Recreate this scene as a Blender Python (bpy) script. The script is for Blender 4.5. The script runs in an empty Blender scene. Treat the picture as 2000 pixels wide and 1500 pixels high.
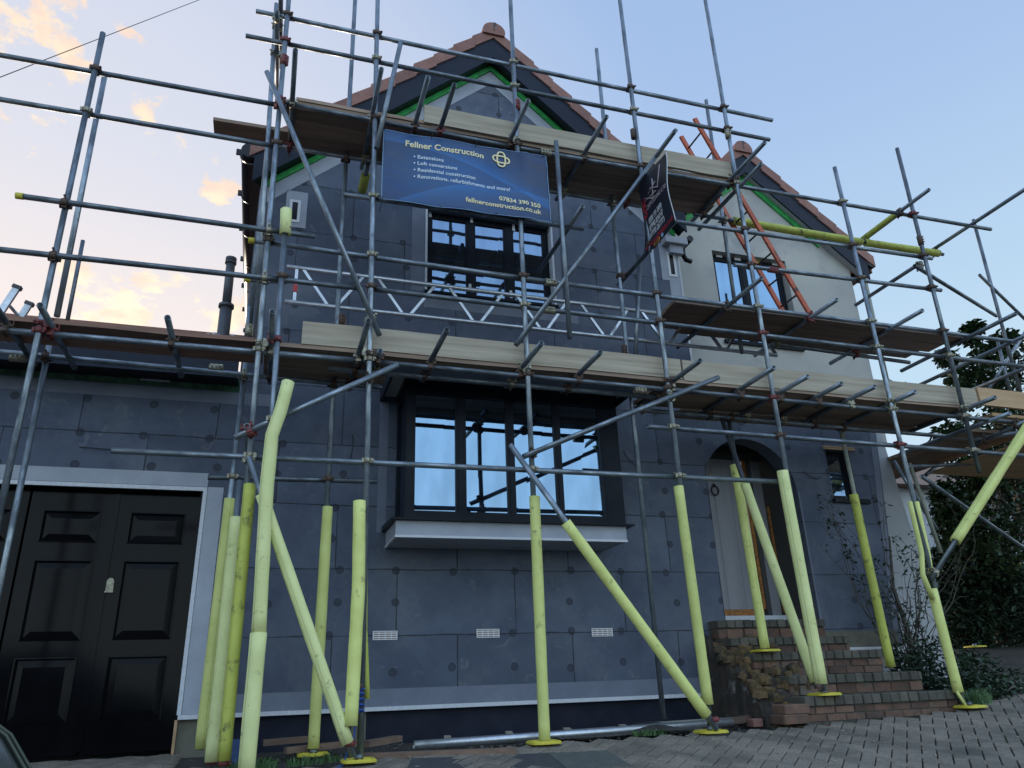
import bpy, math, random
import numpy as np
from mathutils import Vector, Matrix, noise
from mathutils.geometry import tessellate_polygon
random.seed(7)
S = bpy.context.scene
COL = S.collection
# ------------------------------------------------------------------ camera
YAW, PIT, ROL, FPX = 0.3154778, 0.37715241, -0.03573501, 1479.56
def cam_axes():
    f = np.array([math.sin(YAW)*math.cos(PIT), math.cos(YAW)*math.cos(PIT), math.sin(PIT)])
    r = np.array([math.cos(YAW), -math.sin(YAW), 0.]); u = np.cross(r, f)
    return r*math.cos(ROL)+u*math.sin(ROL), -r*math.sin(ROL)+u*math.cos(ROL), f
CR, CU, CF = cam_axes()
cam = bpy.data.objects.new('camera', bpy.data.cameras.new('camera')); COL.objects.link(cam)
cam.matrix_world = Matrix(((CR[0], CU[0], -CF[0], 0), (CR[1], CU[1], -CF[1], 0), (CR[2], CU[2], -CF[2], 0), (0, 0, 0, 1)))
cam.data.sensor_fit = 'HORIZONTAL'; cam.data.sensor_width = 36; cam.data.lens = 36*FPX/2000
cam.data.clip_start = .05; cam.data.clip_end = 2000
S.camera = cam
def ray(x, y): return (x-1000)/FPX*CR-(y-750)/FPX*CU+CF
def at(x, y, Y):                                   # surveyed point of the plane y = Y
    d = ray(x, y); return Vector(d*Y/d[1])
def atz(x, y, z, Ymin=None):
    d = ray(x, y); return Vector(d*z/d[2])
# ------------------------------------------------------------------ light
SUN_EL, SUN_AZ = math.radians(7), math.radians(-20)     # azimuth from +Y towards +X
sd = Vector((math.sin(SUN_AZ)*math.cos(SUN_EL), math.cos(SUN_AZ)*math.cos(SUN_EL), math.sin(SUN_EL)))
sun = bpy.data.objects.new('sun', bpy.data.lights.new('sun', 'SUN')); COL.objects.link(sun)
sun.data.energy = 2.0; sun.data.angle = math.radians(.6); sun.data.color = (1, .86, .68)
sun.rotation_euler = sd.to_track_quat('Z', 'Y').to_euler()
W = bpy.data.worlds.new('World'); S.world = W; W.use_nodes = True
nt = W.node_tree; N = nt.nodes; L = nt.links; N.clear()
def nd(tree, t, **k):
    n = tree.nodes.new(t)
    for a, b in k.items(): setattr(n, a, b)
    return n
def wmath(op, a, b=None, c=None, tree=nt):
    n = tree.nodes.new('ShaderNodeMath'); n.operation = op
    for i, v in enumerate((a, b, c)):
        if v is None: continue
        if isinstance(v, (int, float)): n.inputs[i].default_value = v
        else: tree.links.new(v, n.inputs[i])
    return n.outputs[0]
def wmix(f, a, b, tree=nt, mode='MIX'):
    n = tree.nodes.new('ShaderNodeMix'); n.data_type = 'RGBA'; n.blend_type = mode
    for s, v in ((n.inputs['Factor'], f), (n.inputs['A'], a), (n.inputs['B'], b)):
        if isinstance(v, (int, float)): s.default_value = v
        elif isinstance(v, tuple): s.default_value = (*v, 1)
        else: tree.links.new(v, s)
    return n.outputs['Result']
sky = nd(nt, 'ShaderNodeTexSky', sky_type='NISHITA', sun_disc=False, sun_elevation=SUN_EL, sun_rotation=SUN_AZ,
         altitude=50, air_density=1.0, dust_density=.6, ozone_density=2.5)
tc = nd(nt, 'ShaderNodeTexCoord')
SKY_K = 0.15
skc = wmix(1.0, sky.outputs[0], (SKY_K,)*3, mode='MULTIPLY')
# high thin veil that pales and pinks the sky round the low sun
def dot_dir(v):
    n = nd(nt, 'ShaderNodeVectorMath', operation='DOT_PRODUCT'); L.new(tc.outputs['Generated'], n.inputs[0])
    n.inputs[1].default_value = v; return n.outputs['Value']
sep = nd(nt, 'ShaderNodeSeparateXYZ'); L.new(tc.outputs['Generated'], sep.inputs[0])
glow = nd(nt, 'ShaderNodeMapRange', interpolation_type='SMOOTHSTEP'); L.new(dot_dir((sd.x, sd.y, sd.z+.12)), glow.inputs[0])
glow.inputs[1].default_value = .58; glow.inputs[2].default_value = 1.0
up = nd(nt, 'ShaderNodeMapRange', interpolation_type='LINEAR'); L.new(sep.outputs['Z'], up.inputs[0])
up.inputs[1].default_value = 0; up.inputs[2].default_value = 1
ramp = nd(nt, 'ShaderNodeValToRGB'); L.new(up.outputs[0], ramp.inputs[0])
cr = ramp.color_ramp
cr.elements[0].position = .0; cr.elements[0].color = (.64, .76, .90, 1)
cr.elements[1].position = .9; cr.elements[1].color = (.30, .445, .78, 1)
e = cr.elements.new(.35); e.color = (.50, .68, .90, 1)
e = cr.elements.new(.62); e.color = (.37, .515, .83, 1)
hz = nd(nt, 'ShaderNodeMapRange', interpolation_type='SMOOTHSTEP'); L.new(sep.outputs['Z'], hz.inputs[0]); hz.inputs[1].default_value = .62; hz.inputs[2].default_value = .36
veil = wmix(glow.outputs[0], ramp.outputs[0], wmix(hz.outputs[0], (.70, .71, .85), (.90, .79, .80)))
base_sky = wmix(.90, skc, veil)
# gain added to the sky behind the viewer to light the house front
bk = nd(nt, 'ShaderNodeMapRange', interpolation_type='SMOOTHSTEP'); L.new(sep.outputs['Y'], bk.inputs[0])
bk.inputs[1].default_value = .25; bk.inputs[2].default_value = -.6; bk.inputs[3].default_value = 1.0; bk.inputs[4].default_value = 1.9
cmb = nd(nt, 'ShaderNodeCombineColor')
L.new(bk.outputs[0], cmb.inputs[0]); L.new(bk.outputs[0], cmb.inputs[1]); L.new(wmath('MULTIPLY', bk.outputs[0], .93), cmb.inputs[2])
base_sky = wmix(1.0, base_sky, cmb.outputs[0], mode='MULTIPLY')
# clouds: blobs of torn noise lit warm from below
nz = nd(nt, 'ShaderNodeTexNoise'); nz.inputs['Scale'].default_value = 16; nz.inputs['Detail'].default_value = 9; nz.inputs['Roughness'].default_value = .62
mpn = nd(nt, 'ShaderNodeMapping'); mpn.inputs['Scale'].default_value = (1, 1, 1.7); L.new(tc.outputs['Generated'], mpn.inputs[0]); L.new(mpn.outputs[0], nz.inputs[0])
clouds = [((40, 50), .12, 1.0), ((115, 120), .08, .9), ((-60, -60), .2, 1.1), ((265, 262), .085, .75), ((435, 352), .045, .75), ((210, 620), .13, 1.25), ((330, 640), .11, 1.1), ((430, 650), .09, 1.05), ((95, 680), .12, 1.0), ((520, 690), .10, 1.0), ((15, 262), .05, .35), ((300, 330), .06, .3)]
tot = None
for (px, py), r_, k in clouds:
    d = ray(px, py); d = d/np.linalg.norm(d)
    vd = nd(nt, 'ShaderNodeVectorMath', operation='DISTANCE'); L.new(tc.outputs['Generated'], vd.inputs[0]); vd.inputs[1].default_value = tuple(d)
    m = nd(nt, 'ShaderNodeMapRange', interpolation_type='SMOOTHSTEP'); L.new(vd.outputs['Value'], m.inputs[0])
    m.inputs[1].default_value = r_; m.inputs[2].default_value = 0; m.inputs[3].default_value = 0; m.inputs[4].default_value = k
    tot = m.outputs[0] if tot is None else wmath('MAXIMUM', tot, m.outputs[0])
cm = wmath('ADD', wmath('MULTIPLY', tot, .75), wmath('MULTIPLY', wmath('SUBTRACT', nz.outputs[0], .57), 4.6))
cm = wmath('MULTIPLY', cm, wmath('MINIMUM', wmath('MULTIPLY', tot, 6.0), 1.0))
cl = nd(nt, 'ShaderNodeMapRange', interpolation_type='SMOOTHSTEP'); L.new(cm, cl.inputs[0]); cl.inputs[1].default_value = .16; cl.inputs[2].default_value = .62
hot = wmath('MULTIPLY', tot, .8)
nz2 = nd(nt, 'ShaderNodeTexNoise'); nz2.inputs['Scale'].default_value = 30; nz2.inputs['Detail'].default_value = 6; L.new(mpn.outputs[0], nz2.inputs[0])
n2r = nd(nt, 'ShaderNodeMapRange'); L.new(nz2.outputs[0], n2r.inputs[0]); n2r.inputs[1].default_value = .38; n2r.inputs[2].default_value = .62
lo_ = nd(nt, 'ShaderNodeMapRange'); L.new(sep.outputs['Z'], lo_.inputs[0]); lo_.inputs[1].default_value = .62; lo_.inputs[2].default_value = .40
ccol = wmix(lo_.outputs[0], wmix(n2r.outputs[0], (.84, .66, .56), (.93, .76, .58)), wmix(n2r.outputs[0], (.90, .74, .60), (1.05, .93, .70)))
full = wmix(cl.outputs[0], base_sky, ccol)
bg = nd(nt, 'ShaderNodeBackground'); L.new(full, bg.inputs[0]); bg.inputs[1].default_value = 1.0
wo = nd(nt, 'ShaderNodeOutputWorld'); L.new(bg.outputs[0], wo.inputs[0])
S.view_settings.view_transform = 'Standard'; S.view_settings.look = 'None'; S.view_settings.gamma = 1
S.view_settings.exposure = 0.22
S.render.engine = 'CYCLES'
try:
    S.cycles.max_bounces = 6; S.cycles.use_denoising = True
except Exception: pass
# ------------------------------------------------------------------ helpers
WM = {}
def link(o, parent=None, mw=None):
    COL.objects.link(o); mw = mw or Matrix.Identity(4)
    if parent is not None:
        o.parent = parent; o.matrix_parent_inverse = WM[parent.name].inverted()
    o.matrix_basis = mw; WM[o.name] = mw
    return o
def tag(o, label=None, cat=None, group=None, kind=None):
    if label: o['label'] = label
    if cat: o['category'] = cat
    if group: o['group'] = group
    if kind: o['kind'] = kind
    return o
def empty(name, loc, label, cat, group=None):
    o = bpy.data.objects.new(name, None); o.empty_display_size = .2
    return tag(link(o, None, Matrix.Translation(loc)), label, cat, group)
class MB:
    def __init__(s): s.v = []; s.f = []; s.m = []; s.cur = 0; s.smooth = []
    def quad(s, *p, sm=False):
        i = len(s.v); s.v += [tuple(q) for q in p]; s.f.append(tuple(range(i, i+len(p)))); s.m.append(s.cur); s.smooth.append(sm)
    def hexa(s, c):                                  # 8 corners: bottom 4 (ccw from above), top 4
        i = len(s.v); s.v += [tuple(q) for q in c]
        for f in ((0, 3, 2, 1), (4, 5, 6, 7), (0, 1, 5, 4), (1, 2, 6, 5), (2, 3, 7, 6), (3, 0, 4, 7)):
            s.f.append(tuple(i+k for k in f)); s.m.append(s.cur); s.smooth.append(False)
    def box(s, x0, x1, y0, y1, z0, z1):
        if x0 > x1: x0, x1 = x1, x0
        if y0 > y1: y0, y1 = y1, y0
        if z0 > z1: z0, z1 = z1, z0
        s.hexa([(x0, y0, z0), (x1, y0, z0), (x1, y1, z0), (x0, y1, z0), (x0, y0, z1), (x1, y0, z1), (x1, y1, z1), (x0, y1, z1)])
    def bev(s, x0, x1, y0, y1, z0, z1, b):           # box with chamfered vertical and top edges (octagonal prism + top)
        s.loft([[(x0+b, y0, z0), (x1-b, y0, z0), (x1, y0+b, z0), (x1, y1-b, z0), (x1-b, y1, z0), (x0+b, y1, z0), (x0, y1-b, z0), (x0, y0+b, z0)],
                [(x0+b, y0, z1-b), (x1-b, y0, z1-b), (x1, y0+b, z1-b), (x1, y1-b, z1-b), (x1-b, y1, z1-b), (x0+b, y1, z1-b), (x0, y1-b, z1-b), (x0, y0+b, z1-b)],
                [(x0+2*b, y0+b, z1), (x1-2*b, y0+b, z1), (x1-b, y0+2*b, z1), (x1-b, y1-2*b, z1), (x1-2*b, y1-b, z1), (x0+2*b, y1-b, z1), (x0+b, y1-2*b, z1), (x0+b, y0+2*b, z1)]])
    def obox(s, a, b, w, h, up=(0, 0, 1)):           # beam from a to b, width w (side), height h (along up)
        a = Vector(a); b = Vector(b); d = (b-a).normalized(); up = Vector(up); sd_ = d.cross(up).normalized(); u2 = sd_.cross(d).normalized()
        c = []
        for q in (-1, 1):
            for p, t in ((a, -1), (b, -1), (b, 1), (a, 1)):
                c.append(p+sd_*w/2*t+u2*h/2*q)
        s.hexa(c)
    def loft(s, rings, cap=True, sm=False, closed=True):
        i = len(s.v); n = len(rings[0])
        for r in rings: s.v += [tuple(p) for p in r]
        for k in range(len(rings)-1):
            for j in range(n if closed else n-1):
                a = i+k*n+j; b = i+k*n+(j+1) % n
                s.f.append((a, b, b+n, a+n)); s.m.append(s.cur); s.smooth.append(sm)
        if cap:
            s.f.append(tuple(i+j for j in range(n))[::-1]); s.m.append(s.cur); s.smooth.append(False)
            s.f.append(tuple(i+(len(rings)-1)*n+j for j in range(n))); s.m.append(s.cur); s.smooth.append(False)
    def tube(s, pts, r, n=12, cap=True, hollow=0, jit=0):
        pts = [Vector(p) for p in pts]; rs = r if isinstance(r, (list, tuple)) else [r]*len(pts)
        rings = []; prev = None
        for k, p in enumerate(pts):
            d = (pts[min(k+1, len(pts)-1)]-pts[max(k-1, 0)]).normalized()
            if prev is None:
                a = Vector((0, 0, 1)) if abs(d.z) < .9 else Vector((1, 0, 0)); u = d.cross(a).normalized()
            else: u = (prev-d*prev.dot(d)).normalized()
            prev = u; w = d.cross(u)
            rings.append([p+(u*math.cos(t)+w*math.sin(t))*(rs[k]*(1+random.uniform(-jit, jit))) for t in [2*math.pi*j/n for j in range(n)]])
        if hollow:
            inn = [[pts[k]+(q-pts[k])*hollow for q in rings[k]] for k in range(len(rings))]
            D = (pts[-1]-pts[0]).normalized()
            inn_s = [[q+D*.0 for q in inn[0]]]; deep0 = [q+(pts[1]-pts[0]).normalized()*.15 for q in inn[0]]
            deep1 = [q+(pts[-2]-pts[-1]).normalized()*.15 for q in inn[-1]]
            s.loft([deep0, inn[0], rings[0]] + rings[1:-1] + [rings[-1], inn[-1], deep1], cap=True, sm=True)
        else: s.loft(rings, cap=cap, sm=True)
    def disc(s, c, r, axis='y', n=14):
        c = Vector(c); P = []
        for j in range(n):
            t = 2*math.pi*j/n
            P.append(c+(Vector((math.cos(t)*r, 0, math.sin(t)*r)) if axis == 'y' else Vector((0, math.cos(t)*r, math.sin(t)*r))))
        s.quad(*P)
    def grid(s, G, sm=True):
        i0 = len(s.v); n = len(G[0])
        for r in G: s.v += [tuple(p) for p in r]
        for i in range(len(G)-1):
            for j in range(n-1):
                a = i0+i*n+j; s.f.append((a, a+n, a+n+1, a+1)); s.m.append(s.cur); s.smooth.append(sm)
    def poly(s, outer, holes, y0, y1):                # wall in the xz plane, extruded from y0 (front) to y1
        loops = [outer]+holes; pl = [[Vector((x, 0, z)) for x, z in lp] for lp in loops]
        flat = [p for lp in pl for p in lp]; tri = tessellate_polygon(pl)
        for t in tri:
            a, b, c = [flat[k] for k in t]
            nrm = (b-a).cross(c-a)
            if nrm.y > 0: a, b, c = a, c, b
            s.quad((a.x, y0, a.z), (b.x, y0, b.z), (c.x, y0, c.z))
            s.quad((a.x, y1, a.z), (c.x, y1, c.z), (b.x, y1, b.z))
        for lp in loops:
            for k in range(len(lp)):
                (xa, za), (xb, zb) = lp[k], lp[(k+1) % len(lp)]
                s.quad((xa, y0, za), (xb, y0, zb), (xb, y1, zb), (xa, y1, za))
    def mesh(s, name, mats):
        me = bpy.data.meshes.new(name); me.from_pydata(s.v, [], s.f); 
        for m in (mats if isinstance(mats, (list, tuple)) else [mats]): me.materials.append(m)
        me.polygons.foreach_set('material_index', s.m); me.polygons.foreach_set('use_smooth', s.smooth); me.update()
        return me
    def build(s, name, mats, parent=None, mw=None, **k):
        o = bpy.data.objects.new(name, s.mesh(name, mats)); link(o, parent, mw)
        if mw is not None: o.data.transform(mw.inverted())
        return tag(o, **k)
# ------------------------------------------------------------------ materials
def mat(name, c1, c2=None, scale=6, rough=.8, metal=0, bump=0, bscale=None, stretch=(1, 1, 1), detail=6, rnd=0, island=0, spec=.5, lo=.35, hi=.65, coat=0, c3=None, c3scale=2, c3lo=.6, c3hi=.75, rough2=None):
    m = bpy.data.materials.new(name); m.use_nodes = True; t = m.node_tree; p = t.nodes['Principled BSDF']
    tcn = nd(t, 'ShaderNodeTexCoord'); mp = nd(t, 'ShaderNodeMapping'); mp.inputs['Scale'].default_value = stretch
    t.links.new(tcn.outputs['Object'], mp.inputs[0])
    col = c1
    if c2 is not None:
        n = nd(t, 'ShaderNodeTexNoise'); n.inputs['Scale'].default_value = scale; n.inputs['Detail'].default_value = detail; n.inputs['Roughness'].default_value = .6
        t.links.new(mp.outputs[0], n.inputs[0])
        r = nd(t, 'ShaderNodeMapRange'); t.links.new(n.outputs[0], r.inputs[0]); r.inputs[1].default_value = lo; r.inputs[2].default_value = hi
        col = wmix(r.outputs[0], c1, c2, tree=t)
        if rough2 is not None:
            r2 = nd(t, 'ShaderNodeMapRange'); t.links.new(r.outputs[0], r2.inputs[0]); r2.inputs[3].default_value = rough; r2.inputs[4].default_value = rough2
            t.links.new(r2.outputs[0], p.inputs['Roughness'])
    if c3 is not None:
        n = nd(t, 'ShaderNodeTexNoise'); n.inputs['Scale'].default_value = c3scale; n.inputs['Detail'].default_value = 8; n.inputs['Roughness'].default_value = .65
        t.links.new(mp.outputs[0], n.inputs[0])
        r = nd(t, 'ShaderNodeMapRange'); t.links.new(n.outputs[0], r.inputs[0]); r.inputs[1].default_value = c3lo; r.inputs[2].default_value = c3hi
        col = wmix(r.outputs[0], col, c3, tree=t)
    if rnd or island:
        if island: g_ = nd(t, 'ShaderNodeNewGeometry'); src = g_.outputs['Random Per Island']; amt = island
        else: g_ = nd(t, 'ShaderNodeObjectInfo'); src = g_.outputs['Random']; amt = rnd
        r = nd(t, 'ShaderNodeMapRange'); t.links.new(src, r.inputs[0]); r.inputs[3].default_value = 1-amt; r.inputs[4].default_value = 1+amt
        v = nd(t, 'ShaderNodeHueSaturation'); t.links.new(r.outputs[0], v.inputs['Value'])
        if isinstance(col, tuple): v.inputs['Color'].default_value = (*col, 1)
        else: t.links.new(col, v.inputs['Color'])
        col = v.outputs[0]
    if isinstance(col, tuple): p.inputs['Base Color'].default_value = (*col, 1)
    else: t.links.new(col, p.inputs['Base Color'])
    if rough2 is None: p.inputs['Roughness'].default_value = rough
    p.inputs['Metallic'].default_value = metal
    p.inputs['Specular IOR Level'].default_value = spec
    if coat: p.inputs['Coat Weight'].default_value = coat; p.inputs['Coat Roughness'].default_value = .08
    if bump:
        n = nd(t, 'ShaderNodeTexNoise'); n.inputs['Scale'].default_value = bscale or scale*2; n.inputs['Detail'].default_value = 8; n.inputs['Roughness'].default_value = .65
        t.links.new(mp.outputs[0], n.inputs[0])
        b = nd(t, 'ShaderNodeBump'); b.inputs['Strength'].default_value = bump; b.inputs['Distance'].default_value = .01
        t.links.new(n.outputs[0], b.inputs['Height']); t.links.new(b.outputs[0], p.inputs['Normal'])
    m['p'] = 1
    return m
M = {}
M['galv'] = mat('galvanised_steel', (.255, .29, .32), (.11, .13, .15), scale=16, rough=.34, rough2=.6, metal=.75, stretch=(1, 1, .3), rnd=.35, lo=.38, hi=.62, bump=.15, bscale=60, c3=(.10, .10, .11), c3scale=5, c3lo=.6, c3hi=.75)
M['galv_dirty'] = mat('splashed_steel', (.24, .27, .24), (.36, .35, .26), scale=30, rough=.6, metal=.35, stretch=(1, 1, .5), bump=.3, bscale=60, c3=(.09, .08, .06), c3scale=9)
M['alu'] = mat('bare_aluminium', (.55, .57, .60), (.42, .44, .47), scale=20, rough=.32, metal=.8)
M['coup'] = mat('zinc_coupler', (.38, .36, .27), (.20, .17, .12), scale=30, rough=.5, metal=.6, bump=.2)
M['coup_red'] = mat('red_coupler', (.22, .035, .03), (.10, .03, .03), scale=25, rough=.55, metal=.1, bump=.2)
M['coup_rust'] = mat('rusty_coupler', (.13, .075, .05), (.06, .045, .04), scale=25, rough=.75, metal=.2, bump=.3)
M['foam'] = mat('yellow_foam', (.65, .67, .23), (.54, .56, .17), scale=4, rough=.75, rnd=.12, bump=.35, bscale=16, c3=(.20, .19, .07), c3scale=11, c3lo=.60, c3hi=.74)
M['foam_pale'] = mat('pale_yellow_foam', (.72, .74, .34), (.62, .64, .27), scale=4, rough=.75, bump=.35, bscale=16, c3=(.26, .25, .10), c3scale=11, c3lo=.60, c3hi=.74)
M['foam_deep'] = mat('deep_yellow_foam', (.50, .52, .10), (.41, .43, .08), scale=6, rough=.75, bump=.35, bscale=16, c3=(.12, .11, .04), c3scale=11, c3lo=.56, c3hi=.70)
M['slit'] = mat('foam_slit', (.10, .11, .03), rough=.9)
M['cap'] = mat('yellow_plastic', (.62, .52, .05), (.50, .42, .04), scale=20, rough=.5)
M['wood_toe'] = mat('weathered_pine', (.43, .37, .28), (.25, .205, .145), scale=6, rough=.8, stretch=(.14, 3, 3.2), bump=.35, bscale=12, rnd=.08, lo=.32, hi=.70, c3=(.12, .085, .055), c3scale=3.4, c3lo=.62, c3hi=.76)
M['wood_new'] = mat('fresh_pine', (.50, .33, .18), (.40, .25, .13), scale=5, rough=.75, stretch=(.2, 3, 3), bump=.2, c3=(.2, .11, .05), c3scale=2.2, c3lo=.68, c3hi=.8)
M['wood_dark'] = mat('dark_scaffold_board', (.34, .235, .17), (.20, .14, .10), scale=5, rough=.85, stretch=(.2, 3, 3), bump=.3, bscale=14, rnd=.25, c3=(.25, .19, .13), c3scale=1.6, c3lo=.62, c3hi=.85)
M['plank_red'] = mat('reddish_platform_board', (.30, .16, .11), (.20, .11, .08), scale=6, rough=.85, stretch=(.3, 3, 3), bump=.3, rnd=.2)
M['wood_red'] = mat('red_brown_timber', (.20, .125, .085), (.12, .08, .06), scale=6, rough=.85, stretch=(.3, 3, 3), bump=.3, rnd=.25)
M['black_gloss'] = mat('black_gloss_paint', (.003, .0032, .004), (.005, .005, .006), scale=3, rough=.14, spec=.11, bump=.03, bscale=9, c3=(.05, .05, .05), c3scale=60, c3lo=.70, c3hi=.8)
M['black_frame'] = mat('black_window_frame', (.012, .014, .019), (.016, .018, .024), scale=5, rough=.30, spec=.07)
M['black_plastic'] = mat('black_plastic', (.006, .006, .010), (.01, .01, .014), scale=5, rough=.3, spec=.3)
M['soffit_white'] = mat('pale_soffit_board', (.42, .42, .44), (.36, .36, .38), scale=4, rough=.8)
M['barge'] = mat('dark_blue_grey_board', (.014, .019, .034), (.008, .012, .024), scale=4, rough=.5, spec=.2, stretch=(.3, 1, 1))
M['green'] = mat('green_membrane', (.035, .42, .09), (.02, .22, .05), scale=12, rough=.6, bump=.5, bscale=20)
M['green_dark'] = mat('crumpled_green_sheet', (.035, .13, .06), (.01, .04, .02), scale=14, rough=.5, bump=1, bscale=18)
M['tile'] = mat('clay_roof_tile', (.27, .135, .105), (.21, .10, .08), scale=7, rough=.8, bump=.2, island=.18)
M['lead'] = mat('grey_felt', (.10, .10, .11), (.06, .06, .07), scale=8, rough=.8)
M['mesh_tape'] = mat('glass_fibre_mesh', (.38, .40, .45), (.31, .33, .38), scale=3, rough=.75, bump=.3, bscale=160)
M['mesh_soft'] = mat('skimmed_mesh', (.17, .19, .235), (.14, .155, .20), scale=4, rough=.8, bump=.3, bscale=160)
M['bead'] = mat('white_corner_bead', (.62, .63, .66), (.5, .51, .54), scale=60, rough=.6)
M['white'] = mat('white_plastic', (.68, .68, .68), rough=.5)
M['render'] = mat('pale_grey_render', (.46, .44, .385), (.36, .35, .33), scale=.9, rough=.9, bump=.15, bscale=40, detail=5, c3=(.24, .245, .255), c3scale=.8, c3lo=.52, c3hi=.72)
M['white_render'] = mat('off_white_render', (.42, .43, .44), (.34, .35, .36), scale=2, rough=.9, bump=.2, bscale=20)
M['plinth'] = mat('bitumen_painted_plinth', (.010, .013, .024), (.018, .021, .034), scale=5, rough=.75, spec=.2, bump=.3, c3=(.15, .14, .10), c3scale=1.1, c3lo=.66, c3hi=.70)
M['concrete'] = mat('stained_concrete', (.16, .15, .115), (.10, .095, .07), scale=5, rough=.9, bump=.5)
M['room_shade'] = mat('painted_room_shade', (.02, .02, .022), (.03, .03, .033), scale=2, rough=.9)  # near-black sheets behind openings; the shade of unlit rooms put into colour
M['door_pale'] = mat('pale_protective_film', (.27, .27, .29), (.22, .22, .24), scale=2, rough=.45, stretch=(6, 1, .3))
M['orange'] = mat('orange_threshold_strip', (.50, .20, .03), (.16, .06, .02), scale=45, rough=.6, bump=.6, bscale=60)
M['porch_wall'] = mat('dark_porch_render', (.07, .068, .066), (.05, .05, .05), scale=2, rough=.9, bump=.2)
M['brick'] = mat('old_red_brick', (.15, .08, .052), (.08, .052, .038), scale=9, rough=.9, bump=.6, bscale=40, island=.4, c3=(.085, .085, .07), c3scale=3, c3lo=.55, c3hi=.7)
M['brick_top'] = mat('mossy_step_brick', (.10, .088, .068), (.062, .058, .044), scale=8, rough=.9, bump=.6, bscale=40, island=.3, c3=(.10, .06, .045), c3scale=3, c3lo=.6, c3hi=.75)
M['mortar'] = mat('mortar', (.11, .105, .09), (.05, .05, .045), scale=12, rough=.95, bump=.8)
M['rubble'] = mat('broken_masonry_and_earth', (.06, .046, .036), (.035, .03, .025), scale=7, rough=.95, bump=1, bscale=25, c3=(.20, .19, .18), c3scale=5, c3lo=.56, c3hi=.66)
M['ochre'] = mat('ochre_broken_brick', (.17, .105, .04), (.075, .05, .028), scale=9, rough=.95, bump=1, bscale=30, island=.3, c3=(.05, .045, .03), c3scale=6, c3lo=.5, c3hi=.6)
M['paver'] = mat('block_paver', (.27, .225, .175), (.15, .127, .10), scale=70, rough=.85, bump=.5, bscale=140, island=.16, c3=(.075, .07, .055), c3scale=1.5, c3lo=.48, c3hi=.72)
M['earth'] = mat('earth_and_grit', (.055, .048, .038), (.03, .028, .023), scale=9, rough=.95, bump=1, bscale=30, c3=(.14, .13, .12), c3scale=25, c3lo=.68, c3hi=.74)
M['slab'] = mat('dark_paving_slab', (.06, .06, .062), (.045, .045, .047), scale=12, rough=.85, bump=.5, bscale=80)
M['slab2'] = mat('green_grey_slab', (.10, .105, .09), (.075, .08, .07), scale=12, rough=.85, bump=.5, bscale=80)
M['felt'] = mat('black_roofing_felt', (.035, .032, .028), (.06, .055, .05), scale=12, rough=.85, bump=.5)
M['polythene'] = mat('pale_polythene', (.50, .48, .52), (.36, .34, .38), scale=8, rough=.25, bump=.5)
M['orange_steel'] = mat('orange_painted_steel', (.58, .12, .045), (.42, .085, .035), scale=8, rough=.55, stretch=(1, 1, 1), bump=.2, c3=(.07, .035, .025), c3scale=7, c3lo=.58, c3hi=.68)
M['rung'] = mat('dark_steel_rung', (.03, .028, .028), rough=.6, metal=.3)
M['leaf'] = mat('glossy_dark_leaf', (.022, .045, .018), (.035, .065, .022), scale=2, rough=.4, island=.55, spec=.5)
M['leaf_shrub'] = mat('shrub_leaf', (.02, .04, .022), (.03, .055, .025), scale=2, rough=.55, island=.5)
M['grass'] = mat('grass_blade', (.05, .12, .03), (.035, .08, .02), scale=3, rough=.6, island=.4)
M['bark'] = mat('grey_bark', (.12, .11, .09), (.07, .065, .055), scale=12, rough=.9, bump=.6)
M['stem'] = mat('bare_brown_stem', (.05, .04, .03), (.09, .08, .065), scale=12, rough=.85)
M['cable'] = mat('black_cable', (.01, .01, .01), rough=.6)
M['rope'] = mat('blue_rope', (.02, .08, .35), rough=.7)
M['red_tape'] = mat('red_tape', (.45, .03, .03), rough=.5)
M['car'] = mat('dark_car_paint', (.01, .016, .028), rough=.15, metal=.2, coat=1)
M['car_trim'] = mat('olive_rubber_trim', (.05, .06, .04), rough=.5)
M['tyre'] = mat('tyre_rubber', (.015, .015, .015), rough=.8)
M['gold'] = mat('cream_print', (.80, .68, .38), rough=.5)
M['white_print'] = mat('white_print', (.72, .78, .85), rough=.5)
M['white_print2'] = mat('bright_white_print', (.6, .6, .62), rough=.5)
M['red_print'] = mat('red_print', (.35, .02, .03), rough=.5)
M['pink_print'] = mat('pink_grey_print', (.42, .33, .35), rough=.5)
M['orange_print'] = mat('orange_print', (.6, .25, .05), rough=.5)
M['blue_print'] = mat('pale_blue_print', (.25, .40, .60), rough=.5)
M['dark_banner'] = mat('near_black_vinyl', (.010, .011, .018), (.016, .017, .028), scale=2, rough=.35, spec=.5)
M['vinyl_back'] = mat('vinyl_back', (.5, .5, .5), rough=.5)
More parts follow.
